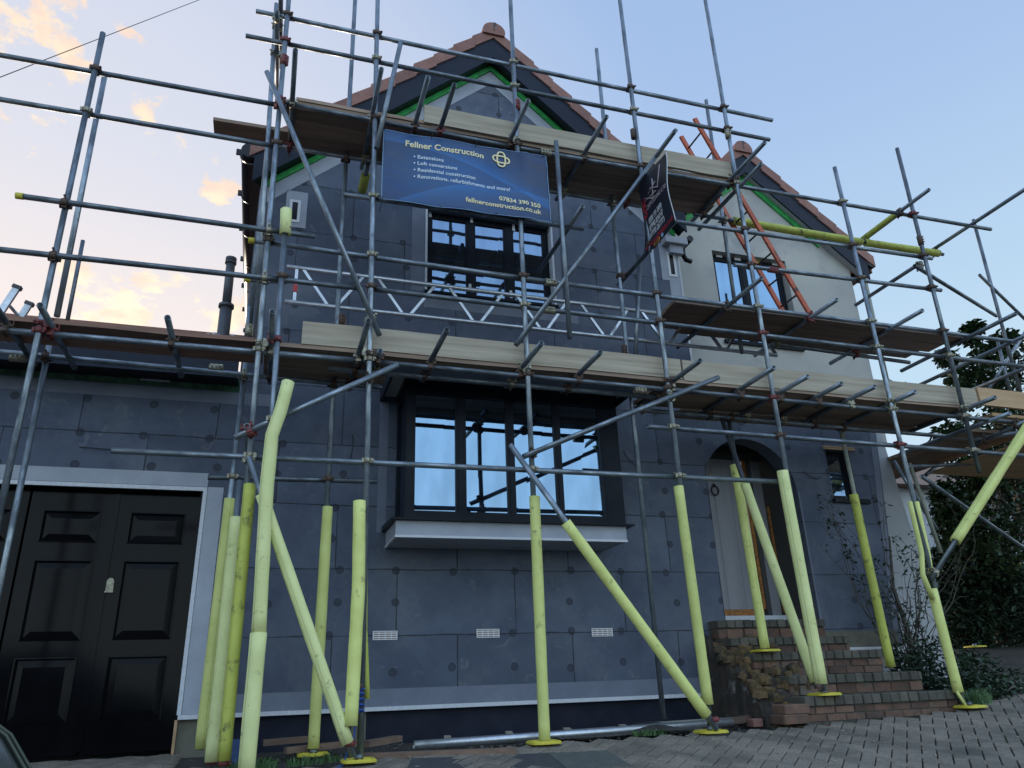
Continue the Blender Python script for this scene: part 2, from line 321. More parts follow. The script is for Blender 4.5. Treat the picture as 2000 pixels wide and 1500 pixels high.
def glass(name, tint, rough=.02, dark=.0):
    m = bpy.data.materials.new(name); m.use_nodes = True; t = m.node_tree; t.nodes.clear()
    g1 = nd(t, 'ShaderNodeBsdfGlossy'); g1.inputs[0].default_value = (*tint, 1); g1.inputs['Roughness'].default_value = rough
    d = nd(t, 'ShaderNodeBsdfDiffuse'); d.inputs[0].default_value = (.02, .022, .026, 1)
    n = nd(t, 'ShaderNodeTexNoise'); n.inputs['Scale'].default_value = 1.3
    b = nd(t, 'ShaderNodeBump'); b.inputs['Strength'].default_value = .02; b.inputs['Distance'].default_value = .02
    t.links.new(n.outputs[0], b.inputs['Height']); t.links.new(b.outputs[0], g1.inputs['Normal'])
    mx = nd(t, 'ShaderNodeMixShader'); d.inputs[0].default_value = (.05, .055, .065, 1)
    n2 = nd(t, 'ShaderNodeTexNoise'); n2.inputs['Scale'].default_value = 2.2; n2.inputs['Detail'].default_value = 7; r2 = nd(t, 'ShaderNodeMapRange'); t.links.new(n2.outputs[0], r2.inputs[0])
    r2.inputs[1].default_value = .35; r2.inputs[2].default_value = .7; r2.inputs[3].default_value = 1-dark; r2.inputs[4].default_value = max(0, .78-dark); t.links.new(r2.outputs[0], mx.inputs[0])
    n.inputs['Detail'].default_value = 1; b.inputs['Strength'].default_value = .06
    t.links.new(d.outputs[0], mx.inputs[1]); t.links.new(g1.outputs[0], mx.inputs[2])
    o = nd(t, 'ShaderNodeOutputMaterial'); t.links.new(mx.outputs[0], o.inputs[0]); return m
M['glass'] = glass('mirror_bright_glazing', (.21, .32, .45))
M['glass_dim'] = glass('dim_glazing', (.22, .32, .46), dark=.2)
# grey insulation board: boards 1.19 x 0.615 m with joints, round fixing caps
def insulation():
    m = mat('graphite_insulation_board', (.100, .119, .162), (.062, .077, .114), scale=3, rough=.85, bump=.25, bscale=90, lo=.3, hi=.7, c3=(.135, .150, .180), c3scale=1.1, c3lo=.50, c3hi=.72)
    t = m.node_tree; p = t.nodes['Principled BSDF']; src = p.inputs['Base Color'].links[0].from_socket
    tcn = nd(t, 'ShaderNodeTexCoord'); sp = nd(t, 'ShaderNodeSeparateXYZ'); t.links.new(tcn.outputs['Object'], sp.inputs[0])
    mm = lambda op, a, b=None, c=None: wmath(op, a, b, c, tree=t)
    wob = nd(t, 'ShaderNodeTexNoise'); wob.inputs['Scale'].default_value = 1.7; t.links.new(tcn.outputs['Object'], wob.inputs[0])
    wv = mm('MULTIPLY', mm('SUBTRACT', wob.outputs[0], .5), .03)
    X = mm('ADD', sp.outputs['X'], wv); Z = mm('ADD', sp.outputs['Z'], wv)
    rz = mm('DIVIDE', mm('SUBTRACT', Z, .465), .612); row = mm('FLOOR', rz); fz = mm('FRACT', rz)
    odd = mm('MODULO', mm('ADD', row, 20), 2)
    sm1 = nd(t, 'ShaderNodeTexNoise'); sm1.inputs['Scale'].default_value = 7; sm1.inputs['Detail'].default_value = 9; sm1.inputs['Distortion'].default_value = 1.5; t.links.new(tcn.outputs['Object'], sm1.inputs[0])
    smr = nd(t, 'ShaderNodeMapRange'); t.links.new(sm1.outputs[0], smr.inputs[0]); smr.inputs[1].default_value = .62; smr.inputs[2].default_value = .72
    src = wmix(mm('MULTIPLY', smr.outputs[0], .55), src, (.17, .18, .19), tree=t)
    cb = nd(t, 'ShaderNodeCombineXYZ'); t.links.new(mm('FLOOR', mm('ADD', mm('DIVIDE', mm('SUBTRACT', sp.outputs['X'], 1.21), 1.19), mm('MULTIPLY', odd, .5))), cb.inputs[0]); t.links.new(row, cb.inputs[1])
    wb = nd(t, 'ShaderNodeTexWhiteNoise', noise_dimensions='3D'); t.links.new(cb.outputs[0], wb.inputs[0])
    hv = nd(t, 'ShaderNodeHueSaturation'); t.links.new(src, hv.inputs['Color']); t.links.new(mm('ADD', mm('MULTIPLY', wb.outputs['Value'], .30), .85), hv.inputs['Value']); src = hv.outputs[0]
    # seam gaps
    dz = mm('MULTIPLY', mm('MINIMUM', fz, mm('SUBTRACT', 1, fz)), .612)
    rx = mm('DIVIDE', mm('ADD', mm('SUBTRACT', X, 1.21), mm('MULTIPLY', mm('SUBTRACT', 1, odd), 0.0)), 1.19)
    rx = mm('ADD', rx, mm('MULTIPLY', odd, .5)); fx = mm('FRACT', rx)
    dx = mm('MULTIPLY', mm('MINIMUM', fx, mm('SUBTRACT', 1, fx)), 1.19)
    dj = mm('MINIMUM', dx, dz)
    br = nd(t, 'ShaderNodeTexNoise'); br.inputs['Scale'].default_value = 9; t.links.new(tcn.outputs['Object'], br.inputs[0])
    lw = mm('MULTIPLY', br.outputs[0], .0115)
    joint = mm('LESS_THAN', dj, lw)
    # caps on a 0.595 x 0.306 grid with jitter; half of the inner ones missing
    gx = mm('DIVIDE', mm('SUBTRACT', X, 1.21), .595); gz = mm('DIVIDE', mm('SUBTRACT', Z, .465), .306)
    ix = mm('ROUND', gx); iz = mm('ROUND', gz)
    cv = nd(t, 'ShaderNodeCombineXYZ'); t.links.new(ix, cv.inputs[0]); t.links.new(iz, cv.inputs[1])
    wn = nd(t, 'ShaderNodeTexWhiteNoise', noise_dimensions='3D'); t.links.new(cv.outputs[0], wn.inputs[0])
    sc = nd(t, 'ShaderNodeSeparateColor'); t.links.new(wn.outputs['Color'], sc.inputs[0])
    ox = mm('SUBTRACT', mm('MULTIPLY', mm('SUBTRACT', gx, ix), .595), mm('MULTIPLY', mm('SUBTRACT', sc.outputs[0], .5), .12))
    oz = mm('SUBTRACT', mm('MULTIPLY', mm('SUBTRACT', gz, iz), .306), mm('MULTIPLY', mm('SUBTRACT', sc.outputs[1], .5), .05))
    rr = mm('SQRT', mm('ADD', mm('MULTIPLY', ox, ox), mm('MULTIPLY', oz, oz)))
    cap = mm('MULTIPLY', mm('LESS_THAN', rr, .036), mm('LESS_THAN', sc.outputs[2], .86))
    ring = mm('MULTIPLY', mm('COMPARE', rr, .036, .0025), mm('LESS_THAN', sc.outputs[2], .86))
    c = wmix(mm('MULTIPLY', cap, .75), src, (.028, .032, .045), tree=t)
    c = wmix(mm('MULTIPLY', mm('MAXIMUM', joint, ring), .8), c, (.016, .016, .02), tree=t)
    t.links.new(c, p.inputs['Base Color']); return m
M['insul'] = insulation()
def text_mesh(txt, size, bold=0, align='LEFT', sx=1):
    cu = bpy.data.curves.new('t', 'FONT'); cu.body = txt; cu.size = size; cu.offset = bold; cu.align_x = align; cu.extrude = .0006; cu.resolution_u = 4
    o = bpy.data.objects.new('t', cu); COL.objects.link(o); bpy.context.view_layer.update()
    me = bpy.data.meshes.new_from_object(o.evaluated_get(bpy.context.evaluated_depsgraph_get()))
    bpy.data.objects.remove(o); bpy.data.curves.remove(cu)
    if sx != 1: me.transform(Matrix.Diagonal((sx, 1, 1, 1)))
    return me
# ------------------------------------------------------------------ ground
def lerp(x, xs, ys): return float(np.interp(x, xs, ys))
def g(x, y):
    b = lerp(x, [-8, 0, 2, 4.5, 6.2, 8, 9.3, 14, 60], [-.47, -.45, -.43, -.42, -.36, -.24, -.16, -.05, 0])
    left = .05*max(0, min(1, (1.6-x)/1.6))*max(0, min(7.5, 7.5)-max(y, 6.15))
    t = max(0, min(1, (y-8.0)/1.3))*max(0, min(1, (x-8.0)/.8)); bank = .44*t*t*(3-2*t)
    return b-left-.16*max(0, min(6.15-y, 8.5))+bank
mb = MB()
xs = [-150, -60, -30, -15]+[-8+.5*i for i in range(37)]+[12, 14, 17, 22, 35, 60, 150]
ys = [-150, -60, -30, -15, -8, -5]+[-2.5+.5*i for i in range(28)]+[13, 16, 25, 50, 150]
for i in range(len(xs)-1):
    for j in range(len(ys)-1):
        q = [(xs[i], ys[j]), (xs[i+1], ys[j]), (xs[i+1], ys[j+1]), (xs[i], ys[j+1])]
        mb.quad(*[(x, y, g(x, y)-.03) for x, y in q])
mb.build('ground', M['earth'], kind='structure')
mb = MB()
def paved(x, y):
    if y < 3.2: return False
    if x < -.55: return y < 7.62
    if x < -.1: return y < 6.6
    if x < 6.45: return y < 6.12+.03*math.sin(x*3)
    return y < 6.25+(x-6.45)*.75 and y < 8.05
c45 = math.sqrt(.5)
def pav(u0, v0, u1, v1):
    gp = .0045; u0 += gp; v0 += gp; u1 -= gp; v1 -= gp; b = .005
    def P(u, v, dz):
        x = 2+(u-v)*c45; y = 5+(u+v)*c45; return (x, y, g(x, y)+dz)
    cx, cy, _ = P((u0+u1)/2, (v0+v1)/2, 0)
    if not (-4 < cx < 13) or not paved(cx, cy): return
    h = random.uniform(-.002, .002); tl = [random.uniform(-.0015, .0015) for _ in range(4)]
    R0 = [P(u0, v0, -.03), P(u1, v0, -.03), P(u1, v1, -.03), P(u0, v1, -.03)]
    R1 = [P(u0, v0, h-.005), P(u1, v0, h-.005), P(u1, v1, h-.005), P(u0, v1, h-.005)]
    R2 = [P(u0+b, v0+b, h+tl[0]), P(u1-b, v0+b, h+tl[1]), P(u1-b, v1-b, h+tl[2]), P(u0+b, v1-b, h+tl[3])]
    i = len(mb.v); mb.v += R0+R1+R2
    for k in (0, 4):
        for j in range(4):
            a = i+k+j; b_ = i+k+(j+1) % 4; mb.f.append((a, b_, b_+4, a+4)); mb.m.append(0); mb.smooth.append(False)
    mb.f.append((i+8, i+9, i+10, i+11)); mb.m.append(0); mb.smooth.append(False)
for a in range(-75, 110):
    for b in range(-110, 90):
        t = (a-b) % 4
        if t == 0: pav(a*.1, b*.1, a*.1+.2, b*.1+.1)
        elif t == 3: pav(a*.1, b*.1, a*.1+.1, b*.1+.2)
mb.build('driveway_paving', M['paver'], kind='structure')
# ------------------------------------------------------------------ house
WY, RY, GY = 7.5, 7.56, 8.0
house = empty('house', (2.3, WY, -.43), 'gabled two storey house wrapped in dark grey insulation boards behind the scaffolding', 'house')
ax, az = 2.30, 8.14            # roof apex at the verge
sl = .885
GEX = .13                      # verge overhang
def rz(x, k=0): return az-abs(x-ax)*sl-k
# main gable wall with upper window opening and bay opening
xl, xr = -.42, 4.79
uw = (1.46, 3.03, 4.17, 5.30); bw = (1.32, 3.30, 1.42, 2.90)
GO = (-3.6, -.62, -.43, 1.79)
outer = [(xl, 2.98), (-6.5, 2.98), (-6.5, -.16), (GO[0], -.16), (GO[0], GO[3]), (GO[1], GO[3]), (GO[1], -.16), (xr, -.16), (xr, rz(xr, .3)), (ax, rz(ax, .3)), (xl, rz(xl, .3))]
mb = MB(); mb.poly(outer, [[(uw[0], uw[2]), (uw[1], uw[2]), (uw[1], uw[3]), (uw[0], uw[3])], [(bw[0], bw[2]), (bw[1], bw[2]), (bw[1], bw[3]), (bw[0], bw[3])]], WY, WY+.30)
mb.build('wall', M['insul'], house)
mb = MB(); mb.box(xl, xl+.3, WY+.301, 13, -.5, rz(xl, .35)); mb.box(xr-.3, xr, WY+.301, 13, -.5, rz(xr, .35)); mb.box(-6.5, -6.2, WY+.301, 11.5, -.5, 2.95)
mb.build('side_wall', M['render'], house)
mb = MB(); mb.poly([(-6.5, -.55), (GO[0]+.02, -.55), (GO[0]+.02, -.161), (-6.5, -.161)], [], WY+.05, WY+.3); mb.build('plinth', M['plinth'], house); mb = MB(); mb.box(GO[1]-.02, xr-.02, WY+.05, WY+.3, -.6, -.161)
mb.build('plinth', M['plinth'], house)
mb = MB(); mb.box(GO[1]-.015, -.30, WY+.035, WY+.06, -.6, -.175); mb.build('concrete_pier', M['concrete'], house); mb = MB(); mb.box(.83, .96, WY+.04, WY+.06, -.6, -.175)
mb.build('concrete_pier', M['concrete'], house)
# drip rails, mesh bands, corner beads
def strip(name, x0, x1, z0, z1, m, y=WY, t=.003): 
    b = MB(); b.box(x0, x1, y-t, y+.001, z0, z1); return b.build(name, M[m], house)
b = MB(); b.box(GO[1], xr+.012, WY-.022, WY+.02, -.185, -.150); b.build('drip_rail', M['bead'], house)
strip('mesh_band', GO[1]+.03, xr, -.149, .0, 'mesh_soft')
strip('mesh_band', -6.4, GO[1]+.02, GO[3]+.03, 1.95, 'mesh_tape')
strip('mesh_band', GO[1]+.025, -.455, -.148, GO[3]+.028, 'mesh_tape', t=.005)
b = MB(); b.box(-6.4, GO[1]+.02, WY-.010, WY+.01, GO[3]-.012, GO[3]+.024); b.box(GO[1]-.012, GO[1]+.022, WY-.010, WY+.01, -.148, GO[3]-.013); b.build('corner_bead', M['bead'], house)
strip('mesh_band', uw[0]-.17, uw[0]-.002, uw[2]-.0, uw[3]+.05, 'mesh_soft'); strip('mesh_band', uw[1]+.002, uw[1]+.1, uw[2], uw[3]+.05, 'mesh_soft')
strip('mesh_band', uw[0]-.02, uw[1]+.28, uw[2]-.20, uw[2]-.03, 'mesh_soft')
b = MB(); b.box(uw[0]-.012, uw[0]+.012, WY-.012, WY+.1, uw[2], uw[3]); b.build('corner_bead', M['bead'], house); b = MB(); b.box(uw[1]-.012, uw[1]+.012, WY-.012, WY+.1, uw[2], uw[3]); b.build('corner_bead', M['bead'], house)
# eave-foot mesh patches with vent slots (left and right of the gable)
for x0, x1, z0, z1, vx in ((-.13, .10, 4.78, 5.25, -.03), (4.52, 4.79, 4.74, 5.28, 4.68)):
    strip('mesh_band', x0, x1, z0, z1, 'mesh_tape', t=.004)
    b = MB(); b.cur = 0
    b.box(vx-.06, vx-.03, WY-.014, WY, z0+.06, z1-.12); b.box(vx+.03, vx+.06, WY-.014, WY, z0+.06, z1-.12); b.box(vx-.03, vx+.03, WY-.014, WY, z1-.15, z1-.12); b.box(vx-.03, vx+.03, WY-.014, WY, z0+.06, z0+.09)
    b.cur = 1; b.box(vx-.029, vx+.029, WY-.007, WY, z0+.091, z1-.151); b.build('vent', [M['white'], M['black_plastic']], house)
strip('mesh_band', 4.62, 4.79, 4.05, 4.74, 'mesh_tape')
b = MB(); b.box(xr-.014, xr+.008, WY-.01, WY+.05, 2.95, 5.28); b.build('corner_bead', M['bead'], house)
# gable trims: green membrane and pale tape follow the rake
def rake(name, k0, k1, y0, y1, m, x0=xl, x1=xr, ap=ax, z=lambda x, k: rz(x, k), parent=house):
    for s_ in (0, 1):
        a, b2 = (x0, ap) if s_ == 0 else (ap, x1)
        q = MB(); c = [(a, z(a, k1)), (b2, z(b2, k1)), (b2, z(b2, k0)), (a, z(a, k0))]
        q.hexa([(c[0][0], y0, c[0][1]), (c[1][0], y0, c[1][1]), (c[1][0], y1, c[1][1]), (c[0][0], y1, c[0][1]), (c[3][0], y0, c[3][1]), (c[2][0], y0, c[2][1]), (c[2][0], y1, c[2][1]), (c[3][0], y1, c[3][1])])
        q.build(name, M[m], parent)
rake('mesh_band', .555, .76, WY-.004, WY+.001, 'mesh_tape', x0=xl+.02, x1=xr-.02)
rake('green_membrane', .468, .552, WY-.03, WY+.001, 'green', x0=xl+.02, x1=xr-.02)
VY = 7.30
rake('bargeboard', .14, .48, VY+.02, VY+.045, 'barge', x0=-.50, x1=4.86)
rake('soffit', .44, .46, VY+.046, WY+.0, 'black_plastic', x0=-.47, x1=4.84)
# roof slabs
def roof_slab(name, ap, apz, s, half_l, half_r, y0, y1, parent, thick=.10, mname='tile'):
    b = MB()
    for sg, h in ((-1, half_l), (1, half_r)):
        n = max(2, int(h*math.hypot(1, s)/.30)); 
        for k in range(n):
            xa = ap+sg*h*k/n; xb = ap+sg*h*(k+1)/n+sg*.02; za = apz-abs(xa-ap)*s; zb = apz-abs(xb-ap)*s
            lift = .028
            c = [(xa, za-thick), (xb, zb-thick), (xb, zb+lift), (xa, za)]
            if sg > 0: b.hexa([(c[0][0], y0, c[0][1]), (c[1][0], y0, c[1][1]), (c[1][0], y1, c[1][1]), (c[0][0], y1, c[0][1]), (c[3][0], y0, c[3][1]), (c[2][0], y0, c[2][1]), (c[2][0], y1, c[2][1]), (c[3][0], y1, c[3][1])])
            else: b.hexa([(c[1][0], y0, c[1][1]), (c[0][0], y0, c[0][1]), (c[0][0], y1, c[0][1]), (c[1][0], y1, c[1][1]), (c[2][0], y0, c[2][1]), (c[3][0], y0, c[3][1]), (c[3][0], y1, c[3][1]), (c[2][0], y1, c[2][1])])
    return b.build(name, M[mname], parent)
roof = roof_slab('roof', ax, az-.03, sl, 2.84, 2.62, VY+.12, 13.2, house)
def verge(ap, apz, s, hl, hr, y, roofo, depth=.13):
    for sg, h in ((-1, hl), (1, hr)):
        n = int(h*math.hypot(1, s)/.33)
        b = MB()
        for k in range(n):
            xa = ap+sg*(h*k/n+.0); xb = ap+sg*(h*(k+1)/n+.035); za = apz-abs(xa-ap)*s+.0; zb = apz-abs(xb-ap)*s+.035
            yy = y-.004*(k % 2); c = [(xa, za-.155), (xb, zb-.16), (xb, zb+.02), (xa, za+.015)]
            if sg < 0: c = [c[1], c[0], c[3], c[2]]
            b.hexa([(c[0][0], yy, c[0][1]), (c[1][0], yy, c[1][1]), (c[1][0], yy+depth, c[1][1]), (c[0][0], yy+depth, c[0][1]), (c[3][0], yy, c[3][1]), (c[2][0], yy, c[2][1]), (c[2][0], yy+depth, c[2][1]), (c[3][0], yy+depth, c[3][1])])
        b.build('verge_tile', M['tile'], roofo)
    b = MB(); L_ = .33; 
    for k in range(12):                                # half round ridge tiles
        y0 = y-.03+k*L_; r_ = .14 if k else .155
        prof = [(ap+math.cos(t)*r_, apz-.07+math.sin(t)*r_*.95) for t in np.linspace(-.35, math.pi+.35, 13)]
        b.loft([[(px_, y0, pz_) for px_, pz_ in prof], [(px_, y0+L_-.01, pz_) for px_, pz_ in prof]], cap=True, sm=False)
    b.build('ridge_tile', M['tile'], roofo)
    b = MB(); b.box(ap-.006, ap+.03, y-.036, y-.031, apz+.03, apz+.075); b.box(ap-.006, ap+.006, y-.036, y-.031, apz-.07, apz+.0299); b.build('cap_clip', M['lead'], roofo)
verge(ax, az, sl, 2.82, 2.58, VY, roof)
# left eave: gutter, soil pipe and clips
gz0 = at(487, 293, 7.32).z; gx0 = at(487, 293, 7.32).x
b = MB(); b.tube([(gx0+.01, 7.32, gz0), (-.57, 9.5, gz0), (-.575, 12.6, gz0)], .095, 14); gut = b.build('gutter', M['black_plastic'], house)
for k in range(7):
    y_ = 7.42+.78*k; b = MB(); b.tube([(gx0, y_-.02, gz0), (gx0, y_+.02, gz0)], .102, 14); b.box(gx0-.14, gx0-.09, y_-.012, y_+.012, gz0-.01, gz0+.06); b.build('gutter_bracket', M['black_plastic'], gut)
b = MB(); b.box(-.50, -.475, 7.345, 12.8, gz0-.13, gz0+.05); b.build('fascia', M['black_plastic'], house)
b = MB(); b.box(-.56, xl-.001, 7.37, 12.8, gz0-.155, gz0-.135); b.build('soffit', M['black_plastic'], house)
b = MB(); b.box(-.474, xl+.14, VY+.05, WY-.006, gz0-.099, gz0+.02); b.build('eave_box', M['black_plastic'], house)
# right eave box end (taped) with gutter outlet
b = MB(); b.box(4.56, 4.88, 7.37, WY-.006, 5.24, 5.33); b.cur = 0; b.build('eave_box', M['soffit_white'], house)
b = MB(); b.box(4.64, 4.83, 7.42, WY-.006, 5.12, 5.238); b.build('eave_box', M['mesh_tape'], house)
b = MB(); b.tube([(4.95, 7.40, 5.36), (4.95, 7.9, 5.36)], .045, 12); b.tube([(4.95, 7.62, 5.33), (4.95, 7.62, 5.24), (4.98, 7.62, 5.17), (5.06, 7.62, 5.15)], .034, 12); b.build('gutter', M['black_plastic'], house)
# ---- upper window
def window(name, x0, x1, z0, z1, y, bars, gl='glass', fr=.05, parent=house, frame='black_frame', sash=.03):
    b = MB(); b.box(x0, x1, y, y+.07, z1-fr, z1); b.box(x0, x1, y, y+.07, z0, z0+fr); b.box(x0, x0+fr, y+.0, y+.07, z0+fr, z1-fr); b.box(x1-fr, x1, y, y+.07, z0+fr, z1-fr)
    for bx_, w in bars: b.box(bx_-w/2, bx_+w/2, y-.002, y+.07, z0+fr, z1-fr)
    w_ = b.build(name, M[frame], parent)
    ed = [x0+fr]+[c for bx_, w in bars for c in (bx_-w/2, bx_+w/2)]+[x1-fr]
    for k in range(0, len(ed), 2):
        a, c = ed[k], ed[k+1]
        s_ = MB(); t = sash
        s_.box(a, c, y+.004, y+.05, z1-fr-t, z1-fr); s_.box(a, c, y+.004, y+.05, z0+fr, z0+fr+t); s_.box(a, a+t, y+.004, y+.05, z0+fr+t, z1-fr-t); s_.box(c-t, c, y+.004, y+.05, z0+fr+t, z1-fr-t)
        s_.build('sash', M[frame], w_)
        q = MB(); tilt = random.uniform(-.004, .004); q.hexa([(a+t, y+.024, z0+fr+t), (c-t, y+.024+tilt, z0+fr+t), (c-t, y+.034+tilt, z0+fr+t), (a+t, y+.034, z0+fr+t), (a+t, y+.024+tilt, z1-fr-t), (c-t, y+.024, z1-fr-t), (c-t, y+.034, z1-fr-t), (a+t, y+.034+tilt, z1-fr-t)])
        q.build('pane', M[gl], w_)
    return w_
w = window('window', uw[0]+.02, uw[1]-.02, uw[2], uw[3], WY+.09, [(2.02, .075), (2.50, .08)], gl='glass_dim', sash=.022)
for px_, py_ in ((840, 417), (921, 428), (1003, 444), (918, 562), (998, 575)):
    q = at(px_, py_, WY+.085); b = MB(); b.box(q.x-.016, q.x+.016, q.y-.004, q.y, q.z-.05, q.z+.05); b.build('packer_tag', M['white'], w)
b = MB(); b.box(uw[0]-.02, uw[1]+.02, WY-.05, WY+.1, uw[2]-.03, uw[2]-.001); b.build('sill', M['black_frame'], house)
b = MB(); b.box(uw[0]-.05, uw[1]+.05, WY+.30, WY+.33, uw[2]-.1, uw[3]+.1); b.box(bw[0]-.1, bw[1]+.1, WY+.30, WY+.33, bw[2]-.1, bw[3]+.1); b.build('shade_backing', M['room_shade'], house)
# ---- bay window
BY = 6.93; bx0, bx1, bz0, bz1 = 1.17, 3.42, 1.50, 2.86
bay = MB(); bay.box(bx0-.02, bx1+.02, BY+.0, WY-.002, 2.795, 2.86); bay = bay.build('bay_window', M['black_frame'], house)
b = MB(); b.box(1.085, 3.395, BY-.04, WY-.001, 1.283, 1.43); b.build('bay_base', M['mesh_tape'], house)
b = MB(); b.box(1.08, 3.40, BY-.046, BY-.02, 1.276, 1.297); b.box(1.078, 1.10, BY-.019, WY-.002, 1.276, 1.297); b.build('corner_bead', M['bead'], bay)
b = MB(); b.hexa([(1.04, BY-.10, 1.432), (3.47, BY-.10, 1.432), (3.47, WY-.001, 1.432), (1.04, WY-.001, 1.432), (1.04, BY-.10, 1.447), (3.47, BY-.10, 1.447), (3.47, WY-.001, 1.49), (1.04, WY-.001, 1.49)])
for k in range(6): b.tube([(1.3+.4*k, BY-.10, 1.425), (1.3+.4*k, BY-.115, 1.425)], .006, 6)
b.build('sill', M['black_frame'], bay)
ex = [at(px_, 895, BY).x for px_ in (811, 890, 911, 990, 1006, 1084, 1098, 1174)]
window('window', ex[0]-.085, ex[7]+.085, 1.452, 2.794, BY, [((ex[1]+ex[2])/2, ex[2]-ex[1]-.056), ((ex[3]+ex[4])/2, ex[4]-ex[3]-.056), ((ex[5]+ex[6])/2, ex[6]-ex[5]-.056)], fr=.057, parent=bay, sash=.028)
b = MB(); b.box(bx0, ex[0]-.0855, BY+.002, BY+.07, 1.452, 2.794); b.build('corner_post', M['black_frame'], bay)
b = MB(); b.box(ex[7]+.0855, bx1, BY+.002, BY+.07, 1.452, 2.794); b.build('corner_post', M['black_frame'], bay)
sidew = MB(); sidew.box(bx0, bx0+.06, BY+.071, WY-.002, 1.452, 1.53); sidew.box(bx0, bx0+.06, BY+.071, WY-.002, 2.72, 2.794); sidew.box(bx0, bx0+.06, BY+.071, BY+.14, 1.531, 2.719); sidew.box(bx0, bx0+.06, WY-.07, WY-.002, 1.531, 2.719)
sidew.box(bx1-.06, bx1, BY+.071, WY-.002, 1.46, 2.794); sidew.build('side_frame', M['black_frame'], bay)
b = MB(); b.box(bx0+.02, bx0+.03, BY+.141, WY-.071, 1.531, 2.719); b.build('pane', M['glass_dim'], bay)
b = MB(); b.box(.985, 3.53, 6.68, 6.705, 2.80, 3.0); b.box(.985, 1.01, 6.706, WY-.001, 2.80, 3.0); b.box(3.505, 3.53, 6.706, WY-.001, 2.80, 3.0); b.build('fascia', M['black_frame'], bay)
b = MB(); b.box(1.011, 3.504, 6.706, WY-.001, 2.862, 2.875); b.build('soffit', M['soffit_white'], bay)
b = MB(); b.hexa([(.97, 6.65, 3.001), (3.55, 6.65, 3.001), (3.55, WY-.001, 3.001), (.97, WY-.001, 3.001), (.97, 6.65, 3.03), (3.55, 6.65, 3.03), (3.55, WY-.001, 3.22), (.97, WY-.001, 3.22)]); b.build('bay_roof', M['lead'], bay)
strip('mesh_band', .99, 1.08, 1.43, 2.80, 'mesh_soft')
# ---- airbricks
for px_, py_ in ((752, 1241), (953, 1237), (1176, 1235)):
    q = at(px_, py_, WY); b = MB(); b.cur = 0; w_, h_ = .115, .04
    b.box(q.x-w_, q.x+w_, WY-.008, WY, q.z-h_, q.z-h_+.007); b.box(q.x-w_, q.x+w_, WY-.008, WY, q.z+h_-.007, q.z+h_); b.box(q.x-w_, q.x-w_+.007, WY-.008, WY, q.z-h_+.007, q.z+h_-.007); b.box(q.x+w_-.007, q.x+w_, WY-.008, WY, q.z-h_+.007, q.z+h_-.007)
    for k in range(1, 4): b.box(q.x-w_+.007, q.x+w_-.007, WY-.007, WY, q.z-h_+k*.02-.005, q.z-h_+k*.02+.005)
    for k in range(1, 4): b.box(q.x-w_+k*.0575-.003, q.x-w_+k*.0575+.003, WY-.009, WY, q.z-h_+.007, q.z+h_-.007)
    b.cur = 1; b.box(q.x-w_+.006, q.x+w_-.006, WY-.002, WY, q.z-h_+.006, q.z+h_-.006); b.build('airbrick', [M['white'], M['tile']], house)
# ---- garage door leaves
def leaf(x0, x1):
    z0, z1 = -.42, 1.76; y = WY+.13; b = MB(); st = .11
    b.box(x0, x1, y+.018, y+.05, z0, z1)
    pan = [(-.18, .34), (.47, 1.15), (1.30, 1.59)]
    b.box(x0, x0+st, y, y+.0179, z0, z1); b.box(x1-st, x1, y, y+.0179, z0, z1)
    zz = [z0]+[v for p_ in pan for v in p_]+[z1]
    for k in range(0, 8, 2): b.box(x0+st, x1-st, y+.0005, y+.0179, zz[k], zz[k+1])
    for za, zb in pan:
        r = lambda i, d: [(x0+st+i, y+d, za+i), (x1-st-i, y+d, za+i), (x1-st-i, y+d, zb-i), (x0+st+i, y+d, zb-i)]
        b.loft([r(.001, -.006), r(.012, -.008), r(.018, .016), r(.075, .002), r(.078, .0018)], cap=False); b.quad(*r(.078, .0018))
    return b.build('garage_door', M['black_gloss'], house)
d1 = leaf(-1.352, -.655); leaf(-2.06, -1.372); leaf(-2.77, -2.08); leaf(-3.46, -2.78)
b = MB(); b.box(-1.385, -1.345, WY+.118, WY+.13, -.40, 1.75); b.build('cover_strip', M['black_gloss'], d1)
b = MB(); b.tube([(-1.315, WY+.105, .965), (-1.315, WY+.128, .965)], .028, 16); b.box(-1.345, -1.285, WY+.108, WY+.129, .875, .9649); b.box(-1.35, -1.28, WY+.10, WY+.12, .868, .880); b.build('lock', M['coup'], d1)
b = MB(); b.box(GO[0], GO[1], WY+.08, WY+.18, 1.765, GO[3]-.003); b.box(GO[1]-.03, GO[1]-.001, WY+.02, WY+.18, -.45, 1.764); b.build('garage_frame', M['black_gloss'], house)
b = MB(); b.box(GO[1]-.022, GO[1]+.0, WY+.0, WY+.019, -.45, -.187)
for k in range(44): b.box(GO[1]-.016, GO[1]-.008, WY-.004, WY-.0005, -.44+.05*k, -.42+.05*k) if -.44+.05*k < -.2 else None
b.build('timber_lath', M['wood_new'], house)
b = MB(); b.box(-6.19, xl-.01, WY+.32, WY+.36, -.55, 2.6); b.build('shade_backing', M['room_shade'], house)  # added dark panel that stops sky light leaking through the door gaps
